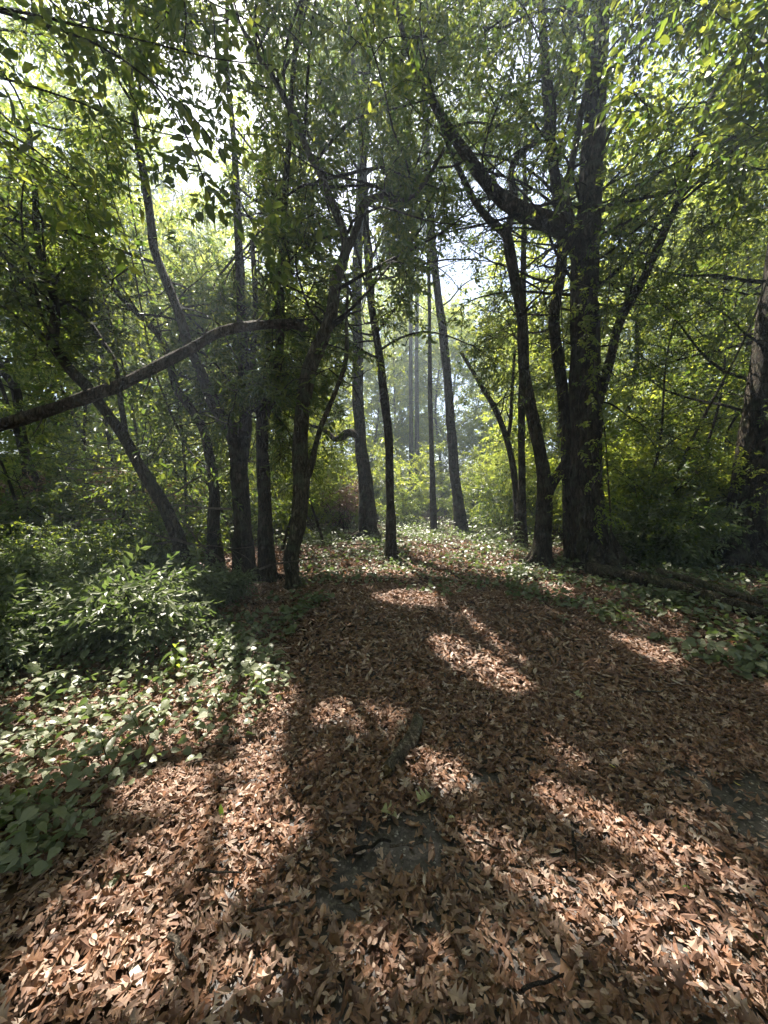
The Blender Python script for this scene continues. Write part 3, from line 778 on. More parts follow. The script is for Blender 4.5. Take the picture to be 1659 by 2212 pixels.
# (pixel x, depth, prototype, scale)
spots += [(60, 13, 3, 1), (170, 15, 3, 1), (260, 12, 4, .8), (330, 31, 0, 1), (420, 14, 3, 1.1), (480, 30, 2, 1), (560, 17, 4, 1), (610, 31, 2, 1), (690, 22, 3, 1.2),
          (-60, 11, 4, 1), (-250, 12, 0, 1), (30, 31, 0, 1.1), (200, 32, 2, 1), (380, 28, 0, 1.2), (740, 27, 4, 1.3), (830, 34, 0, 1), (990, 33, 4, 1.2), (1070, 27, 3, 1.2),
          (1120, 20, 3, 1), (1180, 25, 3, 1.2), (1240, 16, 3, 1.1), (1330, 14, 4, 1), (1390, 26, 1, 1.1), (1440, 12, 3, .9), (1490, 27, 0, 1), (1560, 13, 4, 1), (1640, 25, 1, 1.1), (1720, 12, 3, 1.1),
          (1350, 27, 0, 1.2), (1500, 27, 2, 1.1), (1620, 26, 0, 1.1), (1800, 15, 0, 1), (1900, 10, 4, 1), (660, 38, 0, 1.2), (520, 36, 1, 1.5), (920, 42, 1, 1.5), (1100, 40, 1, 1.2), (300, 38, 1, 1.5), (1300, 40, 1, 1.5), (100, 36, 1, 1.5), (1500, 38, 1, 1.6), (1700, 34, 1, 1.5), (-150, 30, 1, 1.4), (150, 17, 2, 1.0), (335, 19.5, 2, 1.0), (870, 31, 1, 1.2), (955, 29, 4, 1.2), (905, 37, 1, 1.3), (1035, 34, 3, 1.6), (790, 30, 3, 1.5), (600, 21, 3, 1.1)]
for (px, d, k, s) in spots:
    p = P(px, 1056, d)
    put(protoT[k], p[0], p[1], r.uniform(0, 6.28), s * r.uniform(.92, 1.08), TL[k], 'trees in the woods behind', 'tree', used)

# the wood goes on behind and beside the viewer
for (x, y, k, sc_) in [(-4, -3, 1, .9), (3.5, -4, 1, .9), (-1, -6.5, 0, .9), (7, -2, 1, 1), (-8, -1, 1, 1), (0, -12, 1, 1.2), (6, -9, 0, 1), (-7, -8, 0, 1), (9.5, 3.5, 4, 1.1), (-9.5, 3.5, 4, 1.1), (12, 0, 1, 1.1), (-13, 2, 1, 1.1), (-5, -14, 1, 1.2), (12, -10, 1, 1.2), (-13, -9, 1, 1.2)]:
    put(protoT[k], x, y, r.uniform(0, 6.28), sc_, TL[k], 'trees in the woods behind', 'tree', used)

protoS = [proto_shrub(61, 2.6, 8, .45), proto_shrub(62, 3.6, 7, .3), proto_shrub(63, 1.5, 9, .7, 'mid', 'leaf'), proto_shrub(64, 2.2, 8, .5, 'broad', 'leaf_shrub', .12), proto_shrub(65, .9, 8, .8, 'mid', 'ground_leaf', .11), proto_shrub(66, 1.9, 6, .5, 'mid', 'litter', .14)]
SL = ['bushy green understory shrub', 'tall airy green shrub', 'low spreading green shrub', 'broad-leaved green shrub', 'knee-high green bush', 'brown withered bush']
ss = []
for d, n, x0, x1 in ((27, 10, 560, 1150), (31, 8, 600, 1100), (9.0, 7, -100, 520), (11, 9, -80, 560), (13.5, 8, -60, 760), (16, 10, 0, 1150), (19, 14, -50, 1200), (9.3, 6, 1330, 1800), (11, 8, 1180, 1720), (13.5, 9, 1080, 1700), (17, 8, 1000, 1700), (22, 10, 0, 1700), (6.2, 7, -150, 330), (7.4, 8, -150, 420), (7.8, 5, 1330, 1560), (8.6, 4, 1350, 1560), (4.7, 6, -140, 330), (5.4, 6, -150, 380)):
    for i in range(n):
        ss.append((x0 + (x1 - x0) * (i + r.uniform(.1, .9)) / n, d * r.uniform(.92, 1.08)))
for (px, d) in ss:
    k = r.choice([0, 1, 3, 0, 2] if d > 10 else [0, 2, 3, 4] if d > 8 else [2, 4, 4])
    p = P(px, 1056, d)
    put(protoS[k], p[0], p[1], r.uniform(0, 6.28), r.uniform(.8, 1.25) * (.62 if d < 5.9 else 1), SL[k], 'understory shrubs', 'shrub', used)

for (px, d) in [(120, 8.6), (210, 9.6), (60, 7.6), (330, 8.2), (740, 13.5), (1400, 9.5)]:
    p = P(px, 1056, d); put(protoS[5], p[0], p[1], r.uniform(0, 6.28), r.uniform(.8, 1.1), SL[5], 'withered bushes', 'shrub', used)
r2_ = R_(68)
sprig = proto_shrub(67, .8, 6, .6, 'mid', 'ground_leaf', .17)
for (x, y) in [(-20, 1330), (60, 1300), (130, 1345), (200, 1305), (260, 1350), (330, 1310), (390, 1345), (20, 1400), (110, 1420), (300, 1400), (440, 1320), (-60, 1440), (170, 1275), (480, 1310)]:
    p = G(x, y); put(sprig, p[0], p[1], r2_.uniform(0, 6.28), r2_.uniform(.55, .9), 'tangled small-leaved bush in the vines', 'understory shrubs', 'shrub', used)
name_placed()

# ------------------------------------------------------------------ crowns: keep the light shafts and sky gaps open, close the shade
CLEAR.extend(catmull([(a[0], a[1], a[2] / 2, 4.2 + a[3]) for a in a_pts], 4).tolist())
r = R_(71)
for t in TREES:
    L, s = lit_share(t['pos'])
    g = gap_share(t['pos'])
    hi = np.clip((t['pos'][:, 2] - 1.5) / 2, 0, 1)
    keep = (r.random(len(L)) > g) & ~(clear_share(t['pos']) & (r.random(len(L)) < .85))
    t['pos'] = t['pos'][keep]; t['dir'] = t['dir'][keep]; t['w'] = (1 - L * hi)[keep]

# shade density over the ground in front, and extra high foliage where the photograph is dark
cell = .22
def shade_grid(pp, w):
    s = pp - SD * (pp[:, 2] / SD[2])[:, None]
    ix = np.floor((s[:, 0] + 8) / cell).astype(int); iy = np.floor((s[:, 1] - 0) / cell).astype(int)
    nx, ny = int(16 / cell), int(10 / cell)
    ok = (ix >= 0) & (ix < nx) & (iy >= 0) & (iy < ny)
    gsum = np.zeros((nx, ny)); np.add.at(gsum, (ix[ok], iy[ok]), w[ok])
    return gsum
tot = sum(shade_grid(t['pos'], t['w']) for t in TREES)
per_spray = 11 * .082 * .033 * .65 * .8              # projected leaf area of one spray
lai = tot * per_spray / cell ** 2
nx, ny = lai.shape
cx = (np.arange(nx) + .5) * cell - 8; cy = (np.arange(ny) + .5) * cell
CX, CY = np.meshgrid(cx, cy, indexing='ij')
Lg, _ = lit_share(np.stack([CX, CY, np.zeros_like(CX)], -1).reshape(-1, 3))
Lg = Lg.reshape(nx, ny)
px_, py_, pd_ = project(np.stack([CX, CY, np.zeros_like(CX)], -1).reshape(-1, 3))
inside = ((px_ > -80) & (px_ < W0 + 80) & (pd_ > .3)).reshape(nx, ny)
need = np.where(inside & (Lg < .2), np.clip(4.3 - lai * .7, 0, 3.6), 0)
cnt = np.ceil(need * cell ** 2 / per_spray).astype(int)
ii, jj = np.nonzero(cnt)
rep = cnt[ii, jj]
fx = np.repeat(CX[ii, jj], rep) + r.uniform(-cell / 2, cell / 2, rep.sum())
fy = np.repeat(CY[ii, jj], rep) + r.uniform(-cell / 2, cell / 2, rep.sum())
ci = np.repeat(np.arange(len(ii)), rep)
# each fill clump sits at its own height on the way to the sun, high above the path
hz = (11 + 8 * r.random(len(ii)))[ci] + r.normal(0, .35, len(ci))
fp = np.stack([fx, fy, np.zeros_like(fx)], -1) + SD * (hz / SD[2])[:, None]
# tie each clump to the tree whose upper stem is nearest
tall = [t for t in TREES if t['kind'] != 'far']
bx = np.array([t['base'][:2] for t in tall])
near = np.argmin(((fp[:, None, :2] - bx[None]) ** 2).sum(-1), 1)
fd = norm(r.normal(0, 1, (len(fp), 3)) * np.array([1, 1, .35]))
for k, t in enumerate(tall):
    m = near == k
    t['pos'] = np.concatenate([t['pos'], fp[m]]); t['dir'] = np.concatenate([t['dir'], fd[m]])

nl = 0
for t in TREES:
    for (p, q, s_) in t['tubes']:
        if q[0] < .022 and clear_share(p[::2]).mean() > .25 and t['r'].random() < .85: continue
        t['twigs'].add(*tube(p, q, s_, cap=False))
    x, y, d = project(t['pos'])
    # sprays far above the frame or far off can be simpler
    vis = (d > 0) & (x > -200) & (x < W0 + 200) & (y > -150) & (d < 9)
    g = Geo(); gs = Geo()
    for mask, kind in ((vis, t['kind']), (~vis, 'mid' if t['kind'] != 'far' else 'far')):
        if mask.any():
            a, b = place(SPR[kind], t['pos'][mask], t['dir'][mask], t['r'], stems=kind in ('near', 'narrow'), carve=True)
            if a.n: g.add(np.concatenate(a.V), np.concatenate(a.F))
            if b.n: gs.add(np.concatenate(b.V), np.concatenate(b.F))
    if gs.n: t['twigs'].add(np.concatenate(gs.V), np.concatenate(gs.F))
    nl += sum(len(f) for f in g.F)
    link('crown', g.mesh('crown', False, t['base']), M[t['mat']], t['root'], 'stuff')
    if t['twigs'].n: link('twigs', t['twigs'].mesh('twigs', False, t['base']), M['twig'], t['root'], 'stuff')

# ------------------------------------------------------------------ dead leaves on the ground
def dead_leaf(kind, r):
    L = {'lance': r.uniform(.036, .066), 'oak': r.uniform(.044, .072), 'small': r.uniform(.02, .036)}[kind]
    n = {'lance': 4, 'oak': 9, 'small': 4}[kind]
    t = np.linspace(0, 1, n)
    if kind == 'oak':
        w = np.array([.03, .10, .34, .08, .46, .12, .40, .12, .0]) * L * r.uniform(.8, 1.1)
        sh = np.array([0, 0, .08, 0, .10, 0, .09, 0, 0]) * L
    else:
        asp = r.uniform(.26, .42) if kind == 'lance' else r.uniform(.45, .6)
        w = np.sin(np.pi * np.clip(t, 0.02, .985) ** .9) ** .85 * asp * L * .5; sh = 0 * t
        w[0] = .002; w[-1] = 0.001
    c1 = r.choice([r.uniform(-1.0, 1.0), r.uniform(1.2, 2.6), r.uniform(-2.2, -1)]); c2 = r.uniform(-.3, 1.1)     # bend along the leaf, cup across
    tw = r.uniform(-.7, .7)
    ang = c1 * (t - .3)
    y = np.concatenate([[0], np.cumsum(np.cos(ang[:-1]) * L / (n - 1))]); z = np.concatenate([[0], np.cumsum(np.sin(ang[:-1]) * L / (n - 1))])
    V = []
    for i in range(n):
        a = tw * (t[i] - .5)
        for sgn in (-1, 0, 1):
            X_ = sgn * w[i]; Z_ = abs(sgn) * w[i] * c2
            V.append([X_ * math.cos(a) - Z_ * math.sin(a), y[i] + (sh[i] if sgn else 0), z[i] + X_ * math.sin(a) + Z_ * math.cos(a)])
    V = np.array(V); V[:, 1] -= L / 2; V[:, 2] -= V[:, 2].mean()
    i = np.arange(n - 1)[:, None] * 3
    F = np.concatenate([np.stack([i[:, 0], i[:, 0] + 1, i[:, 0] + 4, i[:, 0] + 3], -1), np.stack([i[:, 0] + 1, i[:, 0] + 2, i[:, 0] + 5, i[:, 0] + 4], -1)])
    return V, F
def dead_leaf_low(r, k):
    L = r.uniform(.045, .085); w = L * r.uniform(.25, .5)
    V, F = leaf6(L, w, r.uniform(-.2, 1.0), r.uniform(-.5, .6))
    V[:, 1] -= L / 2; V[:, 2] -= V[:, 2].mean()
    return V, F
r = R_(81)
DLOW = [dead_leaf_low(r, k) for k in range(14)]
DL = [dead_leaf('lance', r) for _ in range(16)] + [dead_leaf('oak', r) for _ in range(8)] + [dead_leaf('small', r) for _ in range(8)]
DLp = np.array([1.0] * 16 + [.75] * 8 + [1.] * 8); DLp /= DLp.sum()

BARE = [(870, 1830, 105, 75), (760, 1890, 70, 45), (1040, 1690, 55, 18), (1600, 1740, 95, 55), (1480, 1690, 60, 20), (1640, 1800, 70, 60), (730, 1960, 60, 40)]
def bareness(x, y):
    px, py, d = project(np.stack([x, y, np.zeros_like(x)], -1))
    b = np.zeros(len(x))
    for cx_, cy_, rx, ry in BARE:
        q = ((px - cx_) / rx) ** 2 + ((py - cy_) / ry) ** 2 + .45 * np.sin(px / 23.) * np.sin(py / 17.) + .35 * np.sin(px / 9. + 1) * np.sin(py / 7.)
        b = np.maximum(b, np.clip((1.1 - q) * 1.8, 0, .93))
    return b

def place_dead(n, ymin, ymax, zspread, sc0, sc1, tiltdeg, r):
    y = np.sqrt(r.uniform(ymin ** 2, ymax ** 2, n)); x = r.uniform(-1.12, 1.12, n) * (y + .5)
    if ymax > 7: x = r.uniform(-1, 1, n) * np.minimum(1.1 * (y + .4), 7)
    keep = r.random(n) > bareness(x, y)
    x, y = x[keep], y[keep]; n = len(x)
    k = r.choice(len(DL), n, p=DLp)
    yaw = r.uniform(0, 2 * math.pi, n); tl = np.abs(r.normal(0, math.radians(tiltdeg), n)); ta = r.uniform(0, 6.28, n)
    flip = r.random(n) < .4
    ca, sa = np.cos(yaw), np.sin(yaw)
    Rz = np.zeros((n, 3, 3)); Rz[:, 0, 0] = ca; Rz[:, 0, 1] = -sa; Rz[:, 1, 0] = sa; Rz[:, 1, 1] = ca; Rz[:, 2, 2] = 1
    ax = np.stack([np.cos(ta), np.sin(ta), np.zeros(n)], -1)
    K = np.zeros((n, 3, 3)); K[:, 0, 2] = ax[:, 1]; K[:, 1, 2] = -ax[:, 0]; K[:, 2, 0] = -ax[:, 1]; K[:, 2, 1] = ax[:, 0]
    Rt = np.eye(3)[None] + np.sin(tl)[:, None, None] * K + (1 - np.cos(tl))[:, None, None] * (K @ K)
    Rm = Rt @ Rz
    Rm[flip] = Rm[flip] @ np.diag([1, -1, -1.0]) 
    pile = .5 + .5 * np.sin(x * 3.1 + 1.7 * np.sin(y * 2.3)) * np.sin(y * 2.9 + 1.1 * np.sin(x * 2.1))
    z = gh(x, y) + .014 + r.random(n) ** 1.3 * zspread * (.35 + pile)
    S = r.uniform(sc0, sc1, n)
    return np.stack([x, y, z], -1), Rm, S, k

def build_dead(pos, Rm, S, k, g, T=None):
    T = T or DL
    for q, (V, F) in enumerate(T):
        m = k % len(T) == q
        if not m.any(): continue
        A = np.einsum('nij,vj->nvi', Rm[m] * S[m][:, None, None], V) + pos[m][:, None]
        g.add(A.reshape(-1, 3), (F[None] + (np.arange(m.sum()) * len(V))[:, None, None]).reshape(-1, 4))

g = Geo()
near_set = place_dead(43000, .55, 2.7, .05, .52, 1.02, 22, r)
def outer_dead(n, r):
    x = r.uniform(-6, 6, n); y = r.uniform(-2.5, 6, n)
    k_ = (np.abs(x) > 1.12 * (np.maximum(y, .1) + .5) - .15) | (y < .6)
    x, y = x[k_], y[k_]
    p_, R2, S_, q_ = place_dead(len(x) * 2, .55, 2.7, .03, .8, 1.3, 14, r)
    m_ = min(len(x), len(p_)); p_ = np.stack([x[:m_], y[:m_], gh(x[:m_], y[:m_]) + .015 + .03 * r.random(m_)], -1)
    return p_, R2[:m_], S_[:m_], q_[:m_]
outer_set = outer_dead(50000, R_(83))
base_set = place_dead(9000, .55, 3.2, .004, .7, 1.2, 4, r)
mid_set = place_dead(58000, 2.65, 5.6, .05, .75, 1.15, 22, r)
far_set = place_dead(17000, 5.5, 9.5, .05, 1.1, 1.7, 28, r)
litter = link('leaf_litter', None, None, None, 'stuff', 'thick carpet of curled brown dead leaves over the ground and path', 'leaf litter')
pos, Rm, S, k = near_set
px_, py_, pd_ = project(pos)
vis = (px_ > 0) & (px_ < W0) & (py_ < H0) & (pd_ > .2)
score = np.where(vis, 1 / np.maximum(pd_, .2) + (pos[:, 2] - gh(pos[:, 0], pos[:, 1])) * 6, 0)
top = np.argsort(-score)[:300]
isT = np.zeros(len(pos), bool); isT[top] = True
build_dead(pos[~isT], Rm[~isT], S[~isT], k[~isT], g)
build_dead(*mid_set, g, DLOW); build_dead(*far_set, g, DLOW); build_dead(*base_set, g, DLOW); build_dead(*outer_set, g, DLOW)
bulk = link('leaf_layer', g.mesh('leaf_layer'), M['litter'], litter, 'stuff')
dl_mesh = {}
import mathutils
def loose_leaf(name, kq, p, Rq, s, matname, parent=None):
    key = (kq, matname)
    if key not in dl_mesh:
        dl_mesh[key] = mesh('dead_leaf', *DL[kq]); dl_mesh[key].materials.append(M[matname])
    o = link(name, dl_mesh[key], None, parent)
    o.matrix_world = mathutils.Matrix.LocRotScale(mathutils.Vector(p), mathutils.Matrix(Rq.tolist()).to_quaternion() if np.linalg.det(Rq) > 0 else None, mathutils.Vector((s, s, s)))
    return o
# one dead-leaf tone per object comes from the object's own random number
def dead_obj_mat(name, cols):
    m = leaf_mat(name, cols, [(0.30, 0.13, 0.05), (0.40, 0.2, 0.08)], .16, .55, .35)
    n = m.node_tree.nodes; l = m.node_tree.links
    oi = n.new('ShaderNodeObjectInfo')
    for q in [q for q in n if q.type == 'VALTORGB']:
        for lk in list(q.inputs[0].links):
            if lk.from_node.type == 'NEW_GEOMETRY': l.remove(lk); l.new(oi.outputs['Random'], q.inputs[0])
    return m
M['litter_one'] = dead_obj_mat('dead_leaf_single', [(0.055, 0.032, 0.024), (0.16, 0.086, 0.056), (0.32, 0.185, 0.115), (0.095, 0.05, 0.036), (0.43, 0.31, 0.24), (0.12, 0.065, 0.046), (0.25, 0.128, 0.074), (0.17, 0.108, 0.082), (0.36, 0.235, 0.17), (0.54, 0.44, 0.37)])
for q in top:
    loose_leaf('leaf', int(k[q]), pos[q], Rm[q], float(S[q]), 'litter_one', litter)

# single fresh leaves one notices on the litter
def special(name, label, cat, x, y, kq, s, matname, yaw, tilt=.2, z=.05, group=None):
    p = G(x, y) + np.array([0, 0, z])
    o = loose_leaf(name, kq, p, rotz(yaw) @ rotx(tilt), s, matname)
    tag(o, label, cat, group)
special('fallen_leaf', 'round fresh green leaf lying on brown litter', 'leaf', 1633, 2057, 26, 1.5, 'green_fallen', 1.2)
special('fallen_leaf', 'pale green lobed leaf beside the bare asphalt patch', 'leaf', 918, 1745, 17, 1.5, 'pale_fallen', 2.2)
special('fallen_leaf', 'pale yellowish lobed leaf just above the bare asphalt patch', 'leaf', 840, 1778, 19, 1.4, 'pale_fallen', 1.2)
special('fallen_leaf', 'narrow yellow-green leaf at the corner of the shaded bare asphalt', 'leaf', 1540, 1690, 2, .9, 'yellow_fallen', .9)
special('fallen_leaf', 'bright yellow leaf on the shaded asphalt', 'leaf', 1590, 1718, 4, .8, 'yellow_fallen', .7)
special('fallen_leaf', 'small yellow leaf in shaded litter midway along the path', 'leaf', 1322, 1680, 1, .7, 'yellow_fallen', .8)
special('fallen_leaf', 'green narrow leaf half buried in sunlit brown litter', 'leaf', 1480, 1950, 3, .8, 'green_fallen', 1.3)
special('fallen_leaf', 'pale lobed leaf on the dim middle of the path', 'leaf', 1250, 1510, 20, 1.6, 'pale_fallen', .4)
special('fallen_leaf', 'pale yellow leaf at the side of the rotting log', 'leaf', 975, 1790, 5, .6, 'pale_fallen', 1.7)

# ------------------------------------------------------------------ green ground cover
def vine_leaf(r, L):
    # heart-shaped, slightly cupped
    t = np.array([-.12, .1, .35, .65, 1.0]); w = np.array([.22, .44, .46, .28, .0])
    V = []
    cup = r.uniform(.0, .35); dr = r.uniform(.0, .35)
    for i in range(5):
        for s_ in (-1, 0, 1):
            yy = t[i] if s_ else max(t[i], 0.0)
            V.append([s_ * w[i] * L, yy * L, abs(s_) * w[i] * L * cup - dr * L * max(t[i], 0) ** 2])
    V = np.array(V); i = np.arange(4) * 3
    return V, np.concatenate([np.stack([i, i + 1, i + 4, i + 3], -1), np.stack([i + 1, i + 2, i + 5, i + 4], -1)])
r = R_(91)
VL = [vine_leaf(r, 1.0) for _ in range(6)]
def place_vine(x, y, hmean, Lmin, Lmax, r, tilt=26):
    n = len(x)
    z = gh(x, y) + .02 + np.abs(r.normal(0, hmean, n)) + .03
    Lf = r.uniform(Lmin, Lmax, n) * (r.random(n) * .5 + .75)
    yaw = r.uniform(0, 6.28, n)
    D = np.stack([np.cos(yaw), np.sin(yaw), r.normal(-.15, .25, n)], -1)
    R = frames(D, r, math.radians(tilt))
    return np.stack([x, y, z], -1), R, Lf, r.integers(0, 6, n)
def build_vine(p, R, S, k, g, T=None):
    for q, (V, F) in enumerate(T or VL):
        m = k == q
        if m.any():
            A = np.einsum('nij,vj->nvi', R[m] * S[m][:, None, None], V) + p[m][:, None]
            g.add(A.reshape(-1, 3), (F[None] + (np.arange(m.sum()) * len(V))[:, None, None]).reshape(-1, 4))

def scatter_poly(poly, n, r, base=.45):
    """n points on the ground inside a polygon given in picture coordinates, even over the ground"""
    poly = np.array([G(x, y)[:2] for x, y in poly])
    lo, hi = poly.min(0), poly.max(0)
    out = []
    cnt_ = 0
    while cnt_ < n:
        q = r.uniform(lo, hi, (n * 2, 2))
        ins = np.zeros(len(q), bool)
        j = len(poly) - 1
        for i in range(len(poly)):
            a, b = poly[i], poly[j]
            c = ((a[1] > q[:, 1]) != (b[1] > q[:, 1])) & (q[:, 0] < (b[0] - a[0]) * (q[:, 1] - a[1]) / (b[1] - a[1] + 1e-9) + a[0])
            ins ^= c; j = i
        # clumpy
        nzv = np.sin(q[:, 0] * 3.3 + 1.3 * np.sin(q[:, 1] * 2.2)) * np.sin(q[:, 1] * 2.9 + q[:, 0])
        q = q[ins & (r.random(len(q)) < base + (1 - base) * nzv)]
        out.append(q); cnt_ += len(q)
    q = np.concatenate(out)[:n]
    return q[:, 0], q[:, 1]

VLOW = []
for q in range(6):
    V, F = leaf6(1.0, .9, r.uniform(0, .35), r.uniform(0, .4)); V[[1, 5], 1] = .12; V[[2, 4], 1] = .55; V[[2, 4], 0] *= 1.15
    VLOW.append((V, F))
vine_mesh = []
for q, (V, F) in enumerate(VL):
    m = mesh('vine_leaf', V, F); m.materials.append(M['ground_leaf']); vine_mesh.append(m)
def cover(name, label, patches, r, parts):
    root = link(name, None, None, None, 'stuff', label, 'ground cover')
    A = [[], [], [], []]
    for poly, n, hm, l0, l1 in patches:
        x, y = scatter_poly(poly, n, r, .72 if n == 3700 else .45)
        for a, b in zip(A, place_vine(x, y, hm, l0, l1, r)): a.append(b)
    p, R, S, k = [np.concatenate(a) for a in A]
    px, py, d = project(p)
    sc_ = np.where((px > 0) & (px < W0) & (py < H0) & (d > .3), S / np.maximum(d, .3), 0)
    top = np.argsort(-sc_)[:parts]; isT = np.zeros(len(p), bool); isT[top] = True
    g = Geo(); nr = (d < 3.6) & ~isT; fr_ = (d >= 3.6) & ~isT
    if nr.any(): build_vine(p[nr], R[nr], S[nr], k[nr], g)
    build_vine(p[fr_], R[fr_], S[fr_], k[fr_], g, VLOW)
    link('foliage', g.mesh('foliage'), M['ground_leaf'], root, 'stuff')
    for q in top:
        o = link('leaf', vine_mesh[int(k[q])], None, root)
        o.matrix_world = mathutils.Matrix.LocRotScale(mathutils.Vector(p[q]), mathutils.Matrix(R[q].tolist()).to_quaternion(), mathutils.Vector((S[q],) * 3))
    return root
r = R_(92)
cover('ground_cover', 'broad-leaved green vines carpeting the ground left of the path', [
    ([(-120, 1800), (-60, 1330), (330, 1320), (560, 1400), (640, 1480), (560, 1600), (330, 1700), (170, 1850), (0, 1900)], 3700, .08, .024, .058),
    ([(-500, 1500), (-300, 1225), (330, 1225), (430, 1330), (300, 1420), (-60, 1480)], 6500, .15, .026, .06),
    ([(-60, 1880), (-60, 1740), (140, 1740), (190, 1830), (80, 1930)], 130, .05, .03, .052),
    ([(560, 1500), (640, 1370), (720, 1310), (640, 1300), (500, 1330), (430, 1400)], 500, .04, .05, .08),
    ], r, 300)
cover('ground_cover', 'low green plants spreading around the fallen logs right of the path', [
    ([(1200, 1215), (1900, 1215), (1900, 1400), (1660, 1450), (1500, 1430), (1330, 1350), (1200, 1300)], 6500, .06, .045, .085),
    ([(1560, 1470), (1600, 1420), (1800, 1400), (1800, 1480)], 260, .05, .05, .08),
    ([(1090, 1300), (1100, 1235), (1230, 1240), (1280, 1310), (1200, 1320)], 600, .07, .04, .08),
    ], r, 200)
cover('ground_cover', 'small-leaved green carpet across the far end of the path', [
    ([(640, 1290), (600, 1180), (700, 1140), (1150, 1140), (1180, 1230), (1100, 1270), (960, 1300), (820, 1270)], 7500, .06, .045, .075),
    ([(200, 1200), (100, 1130), (1700, 1125), (1800, 1220)], 9000, .15, .06, .11),
    ], r, 0)

# ------------------------------------------------------------------ seedlings standing out of the ground cover
def seedling(label, x, y, h, n, L, asp, r, mat='ground_leaf', droopy=0.0, group=None, name='seedling', cat='seedling'):
    b = G(x, y)
    root = link(name, None, None, None, None, label, cat, group); root.location = b
    pts = catmull(branch_path(np.array([0, 0, -.03]), np.array([r.normal(0, .12), r.normal(0, .12), 1]), h, r, 4, .08), 3)
    V, F = tube(pts, np.linspace(.0045, .0018, len(pts)), 5)
    link('stem', mesh('stem', V, F, True), M['stem'], root)
    for i in range(n):
        t = .45 + .55 * (i + 1) / n
        p = pts[int((len(pts) - 1) * t)]
        az = i * 2.4 + r.uniform(-.4, .4); l_ = L * r.uniform(.75, 1.15)
        tt = np.linspace(0, 1, 6); w = np.sin(np.pi * np.clip(tt, .02, .99) ** .8) * asp * l_ * .5
        el = r.uniform(.1, .6) - droopy
        ang = el - tt * (.7 + droopy)
        yy = np.concatenate([[0], np.cumsum(np.cos(ang[:-1]) * l_ / 5)]); zz = np.concatenate([[0], np.cumsum(np.sin(ang[:-1]) * l_ / 5)])
        V = np.array([[s_ * w[j], yy[j], zz[j] + abs(s_) * w[j] * .3] for j in range(6) for s_ in (-1, 0, 1)]) @ rotz(az).T + p
        j = np.arange(5) * 3
        link('leaf', mesh('leaf', V, np.concatenate([np.stack([j, j + 1, j + 4, j + 3], -1), np.stack([j + 1, j + 2, j + 5, j + 4], -1)]), True), M[mat], root)
    return root
r = R_(101)
seedling('tall seedling with large drooping leaves, alone above the leaf litter', 385, 1468, .34, 9, .15, .36, r, 'leaf_shrub', .5)
seedling('bright seedling with a whorl of long pale leaves in ground cover', 285, 1440, .34, 9, .13, .36, r)
seedling('seedling with wide flat sunlit leaves at the back of the ground cover', 150, 1400, .30, 8, .13, .42, r)
seedling('single upright bright green leaf sprouting from sunlit brown litter', 483, 1782, .05, 1, .07, .4, r, 'green_fallen', -.9)
seedling('dark seedling with two long upright leaves in the vines', 238, 1660, .22, 4, .15, .3, r, 'ground_leaf', -.3)
seedling('five-leaved creeper sprig on shaded brown litter', 255, 1890, .05, 5, .07, .5, r)
seedling('three-leaved bright sprig at the lower edge of the vines', 50, 1770, .10, 4, .12, .5, r, 'leaf_shrub')
seedling('pale sunlit sprig at the foot of the forked slim tree', 1218, 1345, .16, 8, .08, .4, r)
seedling('sprig of small leaves catching sun beside the fallen log', 1340, 1345, .2, 9, .09, .4, r, 'leaf_shrub')
seedling('leafy sprig beyond the path edge near the right trunk', 1560, 1330, .22, 8, .09, .45, r)
for i, (x, y) in enumerate([(60, 1345), (215, 1330), (320, 1350), (110, 1500), (430, 1395), (520, 1440), (20, 1440), (575, 1520), (470, 1330), (180, 1560), (340, 1560), (480, 1540), (90, 1620), (270, 1380), (390, 1330), (10, 1380), (160, 1310), (250, 1300), (60, 1290), (330, 1620), (430, 1470), (600, 1440)]):
    seedling('knee-low green seedling standing up out of the ground vines', x, y, r.uniform(.14, .32), int(r.integers(5, 10)), r.uniform(.08, .12), .42, r, group='seedlings in the vines')
# leafy sprig hanging against the forked tree's foot
# ------------------------------------------------------------------ dead branches and twigs
def dead_branch(label, p0, d0, L, r, mat='pale_twig', group=None, r0=.012, name='dead_branch', subs=6):
    p = catmull(branch_path(p0, d0, L, r, 6, .13, -.01), 3)
    ex = []
    for s in range(subs):
        k = int(len(p) * r.uniform(.2, .9)); t = norm(p[min(k + 1, len(p) - 1)] - p[k - 1])
        q = branch_path(p[k], t + norm(np.cross(t, r.normal(0, 1, 3))) * .9, L * r.uniform(.15, .4), r, 4, .2, 0)
        ex.append((q, np.linspace(r0 * .45, .002, len(q))))
    return bare(name, label, 'branch', None, r, mat, 6, world=(p[::3], np.linspace(r0, .003, len(p[::3]))), rough=.04, group=group, extra=ex)
r = R_(111)
for (x, y, d, ang, L, up) in [(330, 1080, 5.6, 20, 1.6, .3), (500, 1100, 4.6, 160, 1.2, .25), (250, 1120, 6.0, 170, 1.5, .1), (420, 1180, 5.0, 200, 1.1, .35), (300, 1180, 5.2, 10, 1.3, .15), (480, 1210, 4.6, 170, .9, .5), (140, 1010, 6.5, 10, 1.7, -.1), (560, 1230, 4.8, 20, .9, .5), (200, 1220, 5.4, 15, 1.5, .2)]:
    a = math.radians(ang)
    dead_branch('bare pale dead branch tangled in the brush among left trunks', P(x, y, d), np.array([math.cos(a), .3 * math.sin(a * 3), up]), L * 1.2, r, group='dead branches in the brush', r0=.017)
